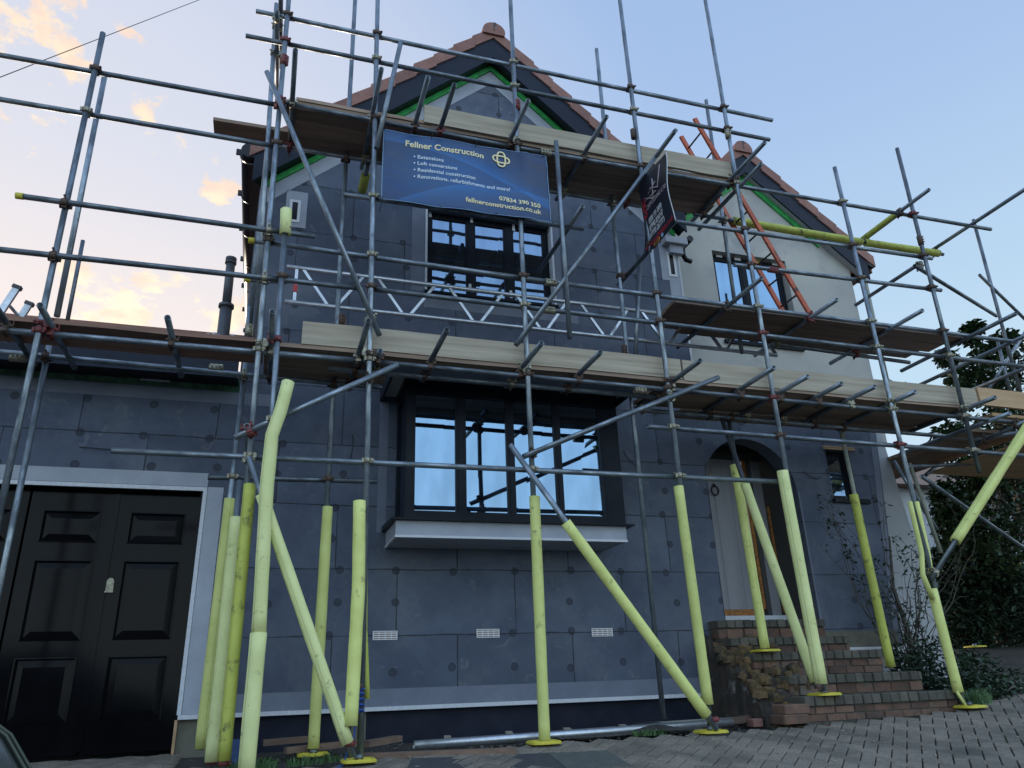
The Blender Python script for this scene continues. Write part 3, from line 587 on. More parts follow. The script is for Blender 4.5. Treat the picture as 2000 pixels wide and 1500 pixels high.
# ---- garage roof
EZ = 3.02
b = MB(); n = 8
for k in range(n):
    ya = 7.12+.42*k; yb = ya+.44; za = EZ+.52*(ya-7.12); zb = EZ+.52*(yb-7.12)
    for j in range(30):
        xa = -6.7+.21*j; xb = xa+.208
        if xa > xl-.05: break
        b.hexa([(xa, ya, za-.02), (xb, ya, za-.02), (xb, yb, zb-.05), (xa, yb, zb-.05), (xa, ya, za+.03), (xb, ya, za+.03), (xb, yb, zb), (xa, yb, zb)])
groof = b.build('garage_roof', M['tile'], house)
b = MB(); b.box(-6.7, xl, 7.13, 7.16, 2.80, 2.985); b.build('fascia', M['barge'], house)
b = MB(); b.box(-6.7, xl, 7.161, WY-.001, 2.84, 2.86); b.build('soffit', M['black_frame'], house)
b = MB(); mbp = []
for k in range(60):
    x = -6.5+k*.104; 
    if x > -.1: break
    mbp.append([(x, WY-.006-.02*abs(noise.noise(Vector((x*4, 1, 0)))), 2.79+.02*noise.noise(Vector((x*5, 0, 3)))), (x, WY-.03-.05*abs(noise.noise(Vector((x*6, 5, 0)))), 2.85), (x, WY-.004, 2.90)])
for k in range(len(mbp)-1):
    for j in (0, 1): b.quad(mbp[k][j], mbp[k+1][j], mbp[k+1][j+1], mbp[k][j+1])
b.build('green_membrane', M['green_dark'], house)
strip('mesh_band', -6.4, -.1, 2.66, 2.785, 'mesh_soft')
b = MB(); q = at(303, 742, WY-.04); b.box(q.x-.13, q.x+.13, WY-.05, WY-.045, q.z-.015, q.z+.015); b.build('tape_scrap', M['bead'], house)
p1 = at(437, 645, 8.6); p2 = at(452, 503, 8.6)
b = MB(); b.tube([(p1.x, 8.6, p1.z-.5), p1.lerp(p2, .32)], .07, 16); b.tube([p1.lerp(p2, .30), p1.lerp(p2, .34)], .088, 16); b.tube([p1.lerp(p2, .34), p2-Vector((0, 0, .03))], .052, 16); b.tube([p2-Vector((0, 0, .09)), p2-Vector((0, 0, .06))], .066, 16); b.tube([p2-Vector((0, 0, .055)), p2-Vector((0, 0, .01))], .064, 16)
b.build('soil_vent', mat('grey_plastic_pipe', (.07, .075, .09), (.05, .055, .065), rough=.5), groof)
# ---- right part: porch front with arch, recess, small window
ARX, ARZ, ARR = 5.42, 2.05, .635
arch = [(4.80, .50), (4.80, ARZ)]+[(ARX+math.cos(t)*ARR, ARZ+math.sin(t)*ARR) for t in np.linspace(math.pi-.12, 0, 22)]+[(ARX+ARR, .50)]
rw = [(4.795, .24), (7.13, .24), (7.46, 3.1), (4.795, 3.1)]
sw = (6.58, 6.94, 1.99, 2.62)
arch_o = [(4.796, .24)] 
outer = [(6.055, .255), (7.14, .255), (7.16, .40), (7.44, 2.9), (7.46, 3.1), (4.796, 3.1), (4.796, ARZ)]+arch[2:-1]+[(ARX+ARR, ARZ-.01)]
b = MB(); b.poly(outer, [[(sw[0], sw[2]), (sw[1], sw[2]), (sw[1], sw[3]), (sw[0], sw[3])]], RY, RY+.22); b.build('wall', M['insul'], house)
b = MB(); b.box(6.05, 7.13, RY-.02, RY+.01, .235, .262); b.build('drip_rail', M['bead'], house)
b = MB(); b.box(6.07, 7.10, RY-.004, RY+.001, .263, .44); b.build('mesh_band', M['concrete'], house)
b = MB(); b.box(7.00, 7.0, 0, 0, 0, 0) if False else None
q = [(7.06, .45), (7.13, .45), (7.43, 2.9), (7.33, 2.9)]; b.poly(q, [], RY-.005, RY+.001); b.build('mesh_band', M['mesh_soft'], house)
b = MB(); b.poly([(6.06, .56), (6.075, .56), (6.075, 2.05), (6.06, 2.05)], [], RY-.006, RY+.001); b.build('corner_bead', M['mesh_soft'], house)
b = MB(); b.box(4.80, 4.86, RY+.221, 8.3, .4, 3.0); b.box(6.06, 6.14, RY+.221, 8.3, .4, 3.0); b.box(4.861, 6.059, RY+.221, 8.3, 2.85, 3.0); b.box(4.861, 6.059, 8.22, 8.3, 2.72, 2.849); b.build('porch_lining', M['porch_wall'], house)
door = MB(); door.box(4.95, 5.74, 8.17, 8.215, .66, 2.60)
for k in range(3): door.box(5.05+.24*k, 5.06+.24*k, 8.166, 8.17, .75, 2.5)
door = door.build('front_door', M['door_pale'], house)
b = MB(); b.box(5.865, 6.02, 8.18, 8.21, .66, 2.60); b.build('side_panel', M['door_pale'], house)
b = MB(); b.box(5.745, 5.785, 8.145, 8.165, .74, 2.60); b.box(5.02, 5.74, 8.145, 8.165, .665, .74); b.box(6.03, 6.055, 8.145, 8.17, .70, 2.0); b.build('protective_strip', M['orange'], door)
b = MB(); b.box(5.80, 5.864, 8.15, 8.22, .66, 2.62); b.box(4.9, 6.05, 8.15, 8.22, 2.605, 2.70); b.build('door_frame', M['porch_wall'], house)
b = MB(); b.box(4.862, 6.058, 8.0, 8.2, .56, .655); b.build('threshold', M['bead'], house)
q = at(1396, 958, 8.16); b = MB(); b.tube([q+Vector((math.cos(t)*.05, -.01, math.sin(t)*.06)) for t in np.linspace(0, 2*math.pi, 20)], .008, 8); b.tube([q+Vector((0, -.01, .055)), q+Vector((0, .01, .075))], .018, 8); b.build('door_knocker', M['rung'], door)
b = MB(); b.tube([q+Vector((-.03, -.002, .19)), q+Vector((-.03, .01, .19))], .02, 12); b.build('door_lock', M['coup'], door)
window('window', sw[0], sw[1], sw[2], sw[3], RY+.08, [], gl='glass_dim', fr=.03)
b = MB(); b.box(sw[0]-.03, sw[1]+.14, RY-.05, RY+.08, sw[2]-.055, sw[2]-.003); b.build('sill', M['black_frame'], house)
b = MB(); b.box(sw[0]-.03, sw[1]+.09, RY-.02, RY+.0, sw[3]+.0, sw[3]+.02); b.box(sw[0]-.03, sw[1]+.09, RY-.012, RY+.0, sw[3]+.03, sw[3]+.045); b.build('window_head', M['wood_new'], house)
b = MB(); b.poly([(6.9, -.25), (8.15, -.25), (8.12, .1), (8.02, .55), (7.74, 3.0), (7.3, 3.0)], [], RY+.225, RY+.5); b.build('flared_wall', M['white_render'], house)
# g2: upper right gable
g2x, g2z, g2s = 6.38, 7.50, .83
def z2(x, k=0): return g2z-abs(x-g2x)*g2s-k
gw = (5.67, 6.90, 4.24, 5.65)
b = MB(); b.poly([(4.45, 2.9), (8.03, 2.9), (8.05, z2(8.05, .35)), (g2x, z2(g2x, .35)), (4.45, z2(4.45, .35))], [[(gw[0], gw[2]), (gw[1], gw[2]), (gw[1], gw[3]), (gw[0], gw[3])]], GY, GY+.3)
b.build('wall', M['render'], house)
b = MB(); b.box(7.75, 8.03, GY+.301, 12.5, 0, z2(8.03, .4)); b.build('side_wall', M['render'], house)
b = MB(); b.box(gw[0]-.05, gw[1]+.05, GY+.30, GY+.33, gw[2]-.05, gw[3]+.05); b.build('shade_backing', M['room_shade'], house)
rf2 = roof_slab('roof', g2x, g2z-.03, g2s, 2.05, 2.05, 7.97, 12.6, house)
rake('bargeboard', .14, .46, 7.87, 7.895, 'barge', x0=4.3, x1=8.28, ap=g2x, z=z2)
rake('soffit', .43, .45, 7.896, GY, 'soffit_white', x0=4.35, x1=8.26, ap=g2x, z=z2)
rake('green_membrane', .45, .56, GY-.03, GY+.001, 'green', x0=4.7, x1=7.55, ap=g2x, z=z2)
verge(g2x, g2z, g2s, 2.0, 2.0, 7.85, rf2)
b = MB(); b.tube([(8.36, 7.86, z2(8.36, .12)), (8.36, 12.4, z2(8.36, .12))], .06, 12); b.build('gutter', M['black_plastic'], house)
w = window('window', gw[0]+.02, gw[1]-.02, gw[2], gw[3]-.02, GY+.10, [(6.22, .06)], gl='glass', fr=.045)
for px_, py_, c in ((1404, 499, 1), (1440, 505, 1), (1513, 515, 1), (1478, 512, 0)):
    q = at(px_, py_, GY+.095); b = MB(); b.box(q.x-.05, q.x+.05, q.y-.004, q.y, q.z-.03, q.z+.03); b.build('window_sticker', M['white' if c else 'cap'], w)
b = MB(); b.box(gw[0]-.02, gw[1]+.02, GY-.04, GY+.1, gw[2]-.05, gw[2]-.002); b.build('sill', M['black_frame'], house)
# polythene heap on roof edges
def heap(name, c, sx, sy, sz, m, parent, seed, kind=None):
    b = MB(); n1, n2 = 28, 10
    G = [[(c[0]+sx*(i/n1-.5)+.02*noise.noise(Vector((i*.9, j, seed))), c[1]+sy*(j/n2-.5), c[2]+sz*max(0, (math.sin(math.pi*j/n2)*(math.sin(math.pi*i/n1)**.5))*(.7+.55*noise.noise(Vector((i*.22, j*.4, seed)))+.25*noise.noise(Vector((i*.6, j*.9, seed)))))) for j in range(n2+1)] for i in range(n1+1)]
    b.grid(G)
    return b.build(name, M[m], parent)
q = at(430, 652, 7.3); o = heap('plastic_sheet', (q.x, 7.25, 3.10), .62, .3, .24, 'polythene', None, 3); tag(o, 'crumpled clear plastic sheet lying on the garage roof edge beside the vent pipe', 'plastic sheet')
q = at(1715, 745, 7.0); o = heap('plastic_sheet', (q.x, 6.75, 2.98), 1.4, .5, .34, 'polythene', None, 9); tag(o, 'crumpled clear plastic sheet behind the toe board below the right gable', 'plastic sheet')
# loose cables on the wall
b = MB()
for pts in (((155, 873), (190, 876), (218, 878), (222, 884)), ((1218, 880), (1222, 890), (1232, 900), (1242, 910)), ((1570, 920), (1580, 930), (1595, 935), (1602, 931)), ((683, 905), (690, 870), (690, 855), (688, 850))):
    Yw = RY if pts[0][0] > 1500 else WY
    b.tube([at(x, y, Yw-.02-.02*(k % 2)) for k, (x, y) in enumerate(pts)], .005, 6)
b.build('loose_cable', M['cable'], house)
# ------------------------------------------------------------------ steps
steps = empty('brick_steps', (5.4, 6.15, -.4), 'worn brick steps with mossy nosings leading up to the arched porch', 'steps')
SD = [(4.62, 6.34, 6.15, -.40, -.19), (4.75, 6.31, 6.50, -.19, -.012), (4.60, 6.16, 6.80, -.012, .21), (4.56, 6.03, 7.10, .21, .366), (4.56, 5.92, 7.30, .366, .555)]
for k, (x0, x1, y, z0, z1) in enumerate(SD):
    yb = SD[k+1][2]+.02 if k < 4 else 8.0
    top = .075 if z1-z0 > .1 else .06
    co = MB(); co.box(x0+.012, x1-.012, y+.034, yb, z0-.05, z1-.012); t_ = co.build('tread', M['mortar'], steps)
    b = MB(); x = x0
    while x < x1-.03:                                  # nosing: headers on edge
        w_ = random.uniform(.098, .112); xe = min(x+w_, x1); j = random.uniform(-.008, .004)
        b.bev(x+.004, xe-.004, y+j, y+.22, z1-top, z1+random.uniform(-.003, .003), .008); x = xe
    b.build('nosing', M['brick_top'], t_)
    b = MB(); z = z1-top-.01
    rows = max(1, int(round((z-z0)/.072)))
    hh = (z-z0)/rows
    for r_ in range(rows):
        x = x0+(.0 if r_ % 2 else -.11)
        while x < x1:
            xe = min(x+random.uniform(.205, .225), x1); xs_ = max(x, x0)
            if xe-xs_ > .04: b.bev(xs_+.005, xe-.005, y+.018+random.uniform(-.007, .008), y+.15, z-hh*(r_+1)+.006, z-hh*r_-.004, .006)
            x = xe
    if k == 0:
        x = x0-.12
        while x < x1: b.bev(x+.005, x+.21, y+.01+random.uniform(-.006, .006), y+.12, -.50, -.42, .006); x += .215
    b.build('riser', M['brick'], t_)
# broken flank of rubble left of the steps
rub = MB(); nu, nv = 46, 34
def rubp(u, v):
    x = 4.42+.62*u; y = 6.25+1.22*v
    h = lerp(v, [0, .15, .3, .55, .75, 1], [-.40, -.33, -.13, .10, .26, .38])
    h -= .22*max(0, .35-u)*(1.2)*(v < .9)
    h += .11*noise.noise(Vector((x*8, y*8, 1)))+.06*noise.noise(Vector((x*20, y*20, 5)))+.03*noise.noise(Vector((x*45, y*45, 2)))
    if u < .02: h = -.45
    return (x+.03*noise.noise(Vector((x*7, y*7, 9))), y-.02, h)
G = [[rubp(i/nu, j/nv) for j in range(nv+1)] for i in range(nu+1)]
rub.grid(G, sm=False)
o = rub.build('rubble', M['rubble']); tag(o, 'broken earth and rubble flank beside the left end of the brick steps', 'rubble', kind='stuff')
b = MB()
for k in range(150):
    u, v = random.uniform(.05, .98), random.uniform(.03, .95); x, y, z = rubp(u, v); s_ = random.uniform(.02, .07)
    mwt = Matrix.Translation((x, y, z+.01)) @ Matrix.Rotation(random.uniform(0, 6), 4, 'Z') @ Matrix.Rotation(random.uniform(-.5, .5), 4, 'X')
    i0 = len(b.v); b.bev(-s_*1.3, s_*1.3, -s_*.8, s_*.8, -s_*.6, s_*.6, s_*.25)
    b.v[i0:] = [tuple(mwt @ Vector(p)) for p in b.v[i0:]]
o = b.build('broken_bricks', M['ochre']); tag(o, 'ochre broken brick ends scattered over the rubble by the steps', 'broken bricks', kind='stuff')
b = MB()
b.bev(4.36, 4.62, 6.12, 6.33, -.40, -.325, .01); b.bev(4.40, 4.66, 6.14, 6.35, -.32, -.245, .012)
o = b.build('corner_bricks', M['brick']); tag(o, 'two loose courses of old brick at the bottom left corner of the steps', 'bricks')
# ------------------------------------------------------------------ scaffold
scaf = empty('scaffolding', (2.1, 6.1, -.43), 'galvanised steel tube scaffolding clamped together across the front of the house', 'scaffolding')
O, I = 6.10, 6.80
TUBES = []
def tube(name, a, b, m='galv', r=.02415, caps=(0, 0)):
    a = Vector(a); b = Vector(b); d = (b-a); Ln = d.length
    q = d.to_track_quat('Z', 'Y').to_matrix().to_4x4(); mw = Matrix.Translation(a) @ q
    mb_ = MB(); mb_.tube([(0, 0, 0), (0, 0, Ln*.5), (0, 0, Ln)], r, 14, hollow=.84)
    me = mb_.mesh(name, M[m]); o = bpy.data.objects.new(name, me); link(o, scaf, mw)
    TUBES.append((o, a, b))
    for k, e_ in enumerate((a, b)):
        if caps[k]:
            dd = (b-a).normalized()*(1 if k == 0 else -1); cb = MB(); cb.tube([e_-dd*.004, e_+dd*.05], r+.003, 14); cb.build('end_cap', M['cap'], o)
    return o
def ST(pt, pb, Y=O, foot=None, m='galv', name='standard'):   # upright; extended along its own line to z = foot
    a, b = at(*pt, Y), at(*pb, Y)
    if foot is not None: b = a+(b-a)*((foot-a.z)/(b.z-a.z))
    return tube(name, b, a, m)
def LG(p, q, Y=O+.05, name='ledger', m='galv', **k): return tube(name, at(*p, Y), at(*q, Y), m, **k)
def TR(p, z, yf=7.0, name='transom', m='galv', dx=0):       # transom square to the wall, near end seen at p, at height z
    a = atz(*p, z); return tube(name, a, (a.x+dx, yf, z), m)
def BR(p, Yp, q, Yq, name='brace', m='galv'): return tube(name, at(*p, Yp), at(*q, Yq), m)
def foam(parent, pts, m='foam', r=.046, slit=None, name='foam_sleeve'):
    P = [Vector(p) for p in pts]; n = 16; seg = []
    for k in range(len(P)-1):
        c = max(2, int((P[k+1]-P[k]).length/.12))
        for j in range(c): seg.append(P[k].lerp(P[k+1], j/c))
    seg.append(P[-1]); b = MB(); rings = []; u = None
    for k, p in enumerate(seg):
        d = (seg[min(k+1, len(seg)-1)]-seg[max(k-1, 0)]).normalized()
        if u is None: u = (d.cross(Vector((0, 1, 0))) if abs(d.y) < .9 else d.cross(Vector((1, 0, 0)))).normalized()
        u = (u-d*u.dot(d)).normalized(); w_ = d.cross(u); rr_ = r*(1+.06*noise.noise(p*3.1)+.03*noise.noise(p*11))
        a0 = slit if slit is not None else 2.5
        ang = [a0-.02, a0+.02]+[a0+.02+(2*math.pi-.04)*(j+1)/(n-1) for j in range(n-2)]
        rings.append([p+(u*math.cos(t)+w_*math.sin(t))*rr_*(.93 if j in (0, 1) else 1) for j, t in enumerate(ang)])
    n_ = len(rings[0]); i0 = 0
    inn0 = [seg[0]+(q-seg[0])*.55 for q in rings[0]]; inn1 = [seg[-1]+(q-seg[-1])*.55 for q in rings[-1]]
    b.loft([inn0]+rings+[inn1], cap=False, sm=True)
    for k, f in enumerate(b.f):
        if k % n_ == 0: b.m[k] = 1
    return b.build(name, [M[m], M['slit']], parent)
def gz(x, y): return g(x, y)+.03
# --- standards of the front row
s1 = ST((201, 65), (22, 897), O, gz(-3.2, O))
s2 = ST((205, 146), (111, 618), 6.45); 
s2b = ST((96, 676), (0, 1144), I, gz(-2.6, I))
tc_ = ST((569, -60), (436, 1488), O, gz(-.2, O))
ta_ = ST((524, 272), (485, 660), I+.05); ST((488, 600), (483, 664), I+.05, name='joint_pin')
tb_ = ST((540, 8), (499, 661), I-.18)
te_ = ST((559, 410), (485, 1496), 5.98, g(-.05, 5.98)+.02)
tf_ = ST((480, 706), (392, 1465), I)
tg_ = ST((469, 938), (411, 1491), 6.52)
ti2 = ST((697, -60), (611, 1465), I)
t3 = ST((739, -60), (703, 1492), O)
tD = ST((994, -60), (1064, 1450), O); tD2 = ST((1086, 276), (1113, 661), 5.98)
tE = ST((1203, -60), (1388, 1422), O); tF = ST((1367, -60), (1610, 1350), O)
tG = ST((1630, 327), (1880, 1374), O); tH = ST((1752, 290), (1913, 923), O)
tI = ST((1901, 429), (1999, 790), 7.2, m='galv'); ST((1949, 668), (1973, 767), 7.9)
ei = ST((1165, 96), (1296, 1404), I); ST((1379, 196), (1449, 690), I); ST((1684, 519), (1733, 742), 7.9, m='galv_dirty')
fi1 = BR((1410, 818), 6.72, (1594, 1338), 6.25, name='standard'); fi2 = ST((1424, 822), (1494, 1266), I)
gi = ST((1641, 832), (1740, 1305), I, m='galv_dirty')
ST((162, 470), (129, 640), 9.2, name='standard')
BR((1250, 502), 6.9, (1241, 700), 6.7)
# --- long rails and ledgers
LG((500, 22), (1508, 235), name='guard_rail'); LG((480, 70), (1503, 273), name='guard_rail')
LG((-60, 97), (560, 208), Y=O+.05, name='guard_rail'); LG((-60, 184), (548, 287), name='guard_rail')
LG((543, 200), (1066, 299)); LG((1066, 299), (1935, 448))
LG((540, 284), (1250, 403), Y=I-.05); l2i = LG((1355, 418), (1842, 497), Y=I-.05)
r5 = LG((32, 382), (615, 462), Y=O-.05, name='guard_rail', caps=(1, 0)); LG((-60, 481), (705, 563), name='guard_rail', Y=O-.05)
LG((722, 564), (2080, 725), name='guard_rail'); LG((486, 469), (1085, 552), caps=(1, 0)); LG((1085, 552), (1985, 668))
LG((-60, 639), (700, 704)); LG((700, 704), (2080, 834)); LG((640, 720), (1290, 777), Y=6.42)
LG((-60, 682), (746, 757), Y=I-.05); LG((1253, 801), (1912, 858), Y=I-.05)
LG((218, 880), (1520, 941), name='guard_rail', Y=O+.05); LG((406, 932), (736, 940), Y=I+.05, name='guard_rail'); LG((1265, 833), (2080, 896), name='guard_rail')
LG((1433, 517), (1838, 567), name='guard_rail'); LG((1319, 433), (1820, 505), Y=O+.05, name='guard_rail')
LG((671, 380), (1139, 447), Y=O+.05); LG((478, 545), (560, 550), Y=6.3, caps=(1, 0), name='guard_rail')
LG((1517, 672), (1776, 708), Y=I-.05)
# --- transoms, lift 1
for p in ((78, 596), (327, 620), (532, 608), (720, 626), (873, 644), (1058, 670), (1173, 688), (1368, 704), (1512, 718), (1578, 735), (1644, 749), (1709, 755), (1788, 765), (1944, 776)):
    TR(p, 2.715, 6.60 if .9 < atz(*p, 2.715).x < 3.3 else 6.98)
TR((743, 685), 2.715, 6.60); TR((482, 832), 1.95, 6.95); TR((1973, 807), 2.60, 7.5)
TR((-35, 560), 2.715, 6.98)
# --- transoms, lift 2
for p in ((577, 97), (745, 134), (836, 151), (888, 165), (1032, 196), (1185, 227), (1318, 256), (1494, 278)):
    TR(p, 5.325, 7.0)
ban_up = TUBES[-2][0]
TR((1487, 320), 5.22, 7.0); TR((541, 24), 6.33, 7.2, dx=0.02); TR((549, -40), 6.7, 7.2, dx=.02)
t_sl = TR((719, 319), 5.24, 7.3); tY = TR((1815, 370), 5.33, 6.95); TR((2070, 325), 5.33, 6.95)
ban_lo = TR((1320, 430), 4.27, 7.0); TR((1799, 513), 4.68, 7.4)
TR((1138, 403), 4.38, 7.1)
# --- transoms, middle right deck
for p in ((1488, 543), (1635, 585), (1802, 606), (1985, 612)): TR(p, 3.648, 7.2)
TR((2075, 622), 3.66, 7.7); TR((2060, 690), 2.74, 5.75, name='guard_rail') if False else None
BR((2075, 690), 5.9, (1890, 765), 7.4, name='transom'); BR((2000, 720), 6.6, (1786, 757), 7.6, name='transom') if False else None
# --- braces
BR((521, 140), 6.03, (741, 655), 6.03); BR((1320, 254), 5.98, (1008, 674), 5.98); BR((458, 855), 6.03, (777, 712), 6.03)
BR((1022, 892), 6.03, (1403, 737), 6.03); b5 = BR((996, 868), 5.98, (1400, 1425), 5.98); bh = BR((486, 893), 6.02, (690, 1478), 6.02)
BR((783, 82), 6.03, (735, 290), 6.03); bz = BR((1786, 519), 6.2, (1946, 617), 7.1); BR((1913, 537), 7.1, (2060, 680), 7.9)
by = BR((2035, 790), 5.95, (1818, 1132), 6.05)
BR((1740, 890), 7.6, (2010, 590), 7.6) if False else BR((2040, 590), 7.3, (1925, 770), 7.5)
BR((1800, 930), 6.9, (2070, 1120), 7.6); BR((1835, 905), 7.6, (1808, 928), 7.4); BR((1770, 912), 7.2, (1900, 905), 7.2, name='ledger'); BR((1776, 905), 7.2, (1838, 1080), 7.2, name='standard', m='galv_dirty')
BR((1745, 900), 7.3, (1830, 1035), 7.3); BR((1905, 868), 6.6, (2010, 820), 6.0, name='transom'); BR((1893, 860), 6.6, (2010, 842), 6.2, name='transom')
# --- foam sleeves
def F(o, p, q, Y, **k): return foam(o, [at(*p, Y), at(*q, Y)], **k)
F(te_, (559, 410), (557, 458), 5.98, r=.05, m='foam_pale')
foam(te_, [at(563, 746, 5.94), at(549, 800, 5.93), at(531, 850, 5.94), at(521, 950, 5.95), at(505, 1240, 5.98)], m='foam_pale', r=.052)
foam(te_, [at(505, 1236, 5.98), at(480, 1515, 5.98)], m='foam_pale', r=.058)
F(tf_, (449, 974), (392, 1463), I, slit=1.2, m='foam'); F(tg_, (461, 1010), (412, 1488), 6.52, m='foam_pale', slit=4.9); F(tc_, (488, 946), (437, 1486), O, m='foam_deep')
foam(bh, [at(511, 966, 6.02), at(679, 1452, 6.02)], m='foam_pale', slit=2.0)
F(ti2, (640, 990), (612, 1462), I, m='foam', slit=4.4)
foam(t3, [at(702, 979, 6.06), at(700, 1150, 6.04), at(685, 1418, 6.0)], m='foam', r=.05, slit=5.5); foam(t3, [at(713, 985, 6.14), at(712, 1230, 6.2), at(717, 1365, 6.2)], m='foam_deep', r=.022)
F(tD, (1044, 970), (1064, 1450), O, slit=4.75, m='foam'); F(tE, (1325, 950), (1383, 1376), O, slit=4.2, m='foam')
foam(b5, [at(1105, 1020, 5.98), at(1380, 1397, 5.98)], m='foam', slit=4.5)
F(tF, (1528, 920), (1604, 1336), O, m='foam_pale', r=.055); foam(fi1, [fi1.matrix_basis @ Vector((0, 0, (TUBES[[t[0] for t in TUBES].index(fi1)][2]-TUBES[[t[0] for t in TUBES].index(fi1)][1]).length*k)) for k in (.275, .99)], m='foam_pale', slit=4.2)
foam(fi2, [at(1434, 908, I), at(1447, 980, I), at(1494, 1266, I)], m='foam', slit=1.5); F(gi, (1667, 966), (1740, 1303), I, m='foam_deep', slit=2.8)
foam(tG, [at(1777, 980, 6.08), at(1800, 1080, 6.06), at(1802, 1122, 6.02), at(1822, 1170, 6.06)], m='foam', r=.024); foam(tG, [at(1790, 980, 6.08), at(1812, 1080, 6.1), at(1819, 1122, 6.1)], m='foam', r=.024)
F(tG, (1820, 1150), (1872, 1352), O, m='foam', slit=4.5); foam(tG, [at(1868, 1350, O-.03), at(1886, 1378, O-.05)], m='foam', r=.014)
pA, pB = at(2035, 790, 5.95), at(1818, 1132, 6.05); foam(by, [pA, pA.lerp(pB, .805)], m='foam', r=.055)
foam(l2i, [at(1432, 431, I-.05), at(1682, 473, I-.05)], m='foam_deep', r=.05); foam(l2i, [at(1690, 474, I-.05), at(1833, 495, I-.05)], m='foam_deep', r=.05)
def fT(o, y0, y1, **k):
    a = TUBES[[t[0] for t in TUBES].index(o)]; A, B = a[1], a[2]; f_ = lambda y: A.lerp(B, (y-A.y)/(B.y-A.y)); foam(o, [f_(y0), f_(y1)], **k)
fT(tY, 6.2, 6.80, m='foam_deep', r=.042); fT(t_sl, 6.98, 7.28, m='foam_deep', r=.05)
# --- lattice beam
BYL = 7.0-.06
A0, A1 = at(560, 521, BYL), at(1300, 614, BYL); B0, B1 = at(556, 589, BYL), at(1517, 694, BYL)
lat = MB(); lat.tube([A0, A1], .024, 12); lat.tube([B0, B1], .024, 12); lat = lat.build('lattice_beam', M['alu'], scaf)
b = MB(); zt, zb = (A0.z+A1.z)/2, (B0.z+B1.z)/2
x = at(580, 523, BYL).x; b.obox((x, BYL, zt), (x, BYL, zb), .03, .03, up=(0, 1, 0)); st_ = b.build('lattice_strut', M['alu'], lat)
b = MB(); b.box(x-.022, x+.022, BYL-.022, BYL+.022, zb+.12, zb+.2); b.build('red_tape_band', M['red_tape'], lat)
pitch = (at(834, 562, BYL).x-at(727, 550, BYL).x)*1.0
xx = at(593, 525, BYL).x; 
for k in range(8):
    xa = xx+k*(at(966, 578, BYL).x-at(849, 563, BYL).x+.09)
    wv_ = (at(897, 623, BYL).x-at(849, 563, BYL).x)
    for (p, q) in (((xa, zt), (xa+wv_, zb)), ((xa+wv_+.07, zb), (xa+2*wv_+.07, zt))):
        if q[0] > B1.x: continue
        b = MB(); b.obox((p[0], BYL, p[1]), (q[0], BYL, q[1]), .028, .028, up=(0, 1, 0)); b.build('lattice_strut', M['alu'], lat)
# --- couplers wherever two tubes pass side by side
CM = {}
def coupler_mesh(th, key):
    th = round(math.degrees(th)/15)*15 % 180
    if (th, key) in CM: return CM[(th, key)]
    b = MB(); r = .031; t = math.radians(th); D2 = Vector((0, math.sin(t), math.cos(t)))
    b.tube([(0, 0, -.024), (0, 0, .024)], r, 14); c = Vector((.05, 0, 0)); b.tube([c-D2*.024, c+D2*.024], r, 14)
    for ctr, ax_ in ((Vector((0, 0, 0)), Vector((0, 0, 1))), (c, D2)):
        sd_ = Vector((1, 0, 0)).cross(ax_)
        for sg in (-1, 1):
            p = ctr+sd_*sg*.036
            b.obox(p-ax_*.018+Vector((-.012, 0, 0)), p+ax_*.018+Vector((-.012, 0, 0)), .018, .02, up=(1, 0, 0))
        p = ctr+sd_*.046; dirx = Vector((-1, 0, 0)) if ctr.length == 0 else Vector((1, 0, 0))
        b.tube([p-dirx*.03, p+dirx*.04], .006, 6); b.tube([p+dirx*.022, p+dirx*.034], .011, 6)
    CM[(th, key)] = b.mesh('coupler', M[key]); return CM[(th, key)]
def seg_close(a0, a1, b0, b1):
    u = a1-a0; v = b1-b0; w0 = a0-b0; A = u.dot(u); B = u.dot(v); C = v.dot(v); D = u.dot(w0); E_ = v.dot(w0); den = A*C-B*B
    if den < 1e-3*A*C: return None
    s_ = (B*E_-C*D)/den; t_ = (A*E_-B*D)/den
    if not (-.01 < s_ < 1.01 and -.01 < t_ < 1.01): return None
    p, q = a0+u*s_, b0+v*t_; return p, q, (p-q).length
cnt = 0
for i in range(len(TUBES)):
    for j in range(i+1, len(TUBES)):
        r_ = seg_close(TUBES[i][1], TUBES[i][2], TUBES[j][1], TUBES[j][2])
        if not r_ or not (.03 < r_[2] < .095): continue
        p, q, dd = r_; X = (q-p).normalized(); Z = (TUBES[i][2]-TUBES[i][1]).normalized(); Yv = Z.cross(X).normalized(); X = Yv.cross(Z)
        d2 = (TUBES[j][2]-TUBES[j][1]).normalized(); th = math.atan2(d2.dot(Yv), d2.dot(Z))
        key = random.choice(['coup', 'coup', 'coup', 'coup', 'coup_rust', 'coup_rust', 'coup_rust', 'coup_rust', 'coup_red'])
        o = bpy.data.objects.new('coupler', coupler_mesh(th, key))
        mw = Matrix((( X.x, Yv.x, Z.x, p.x), (X.y, Yv.y, Z.y, p.y), (X.z, Yv.z, Z.z, p.z), (0, 0, 0, 1)))
        link(o, TUBES[i][0], mw); cnt += 1
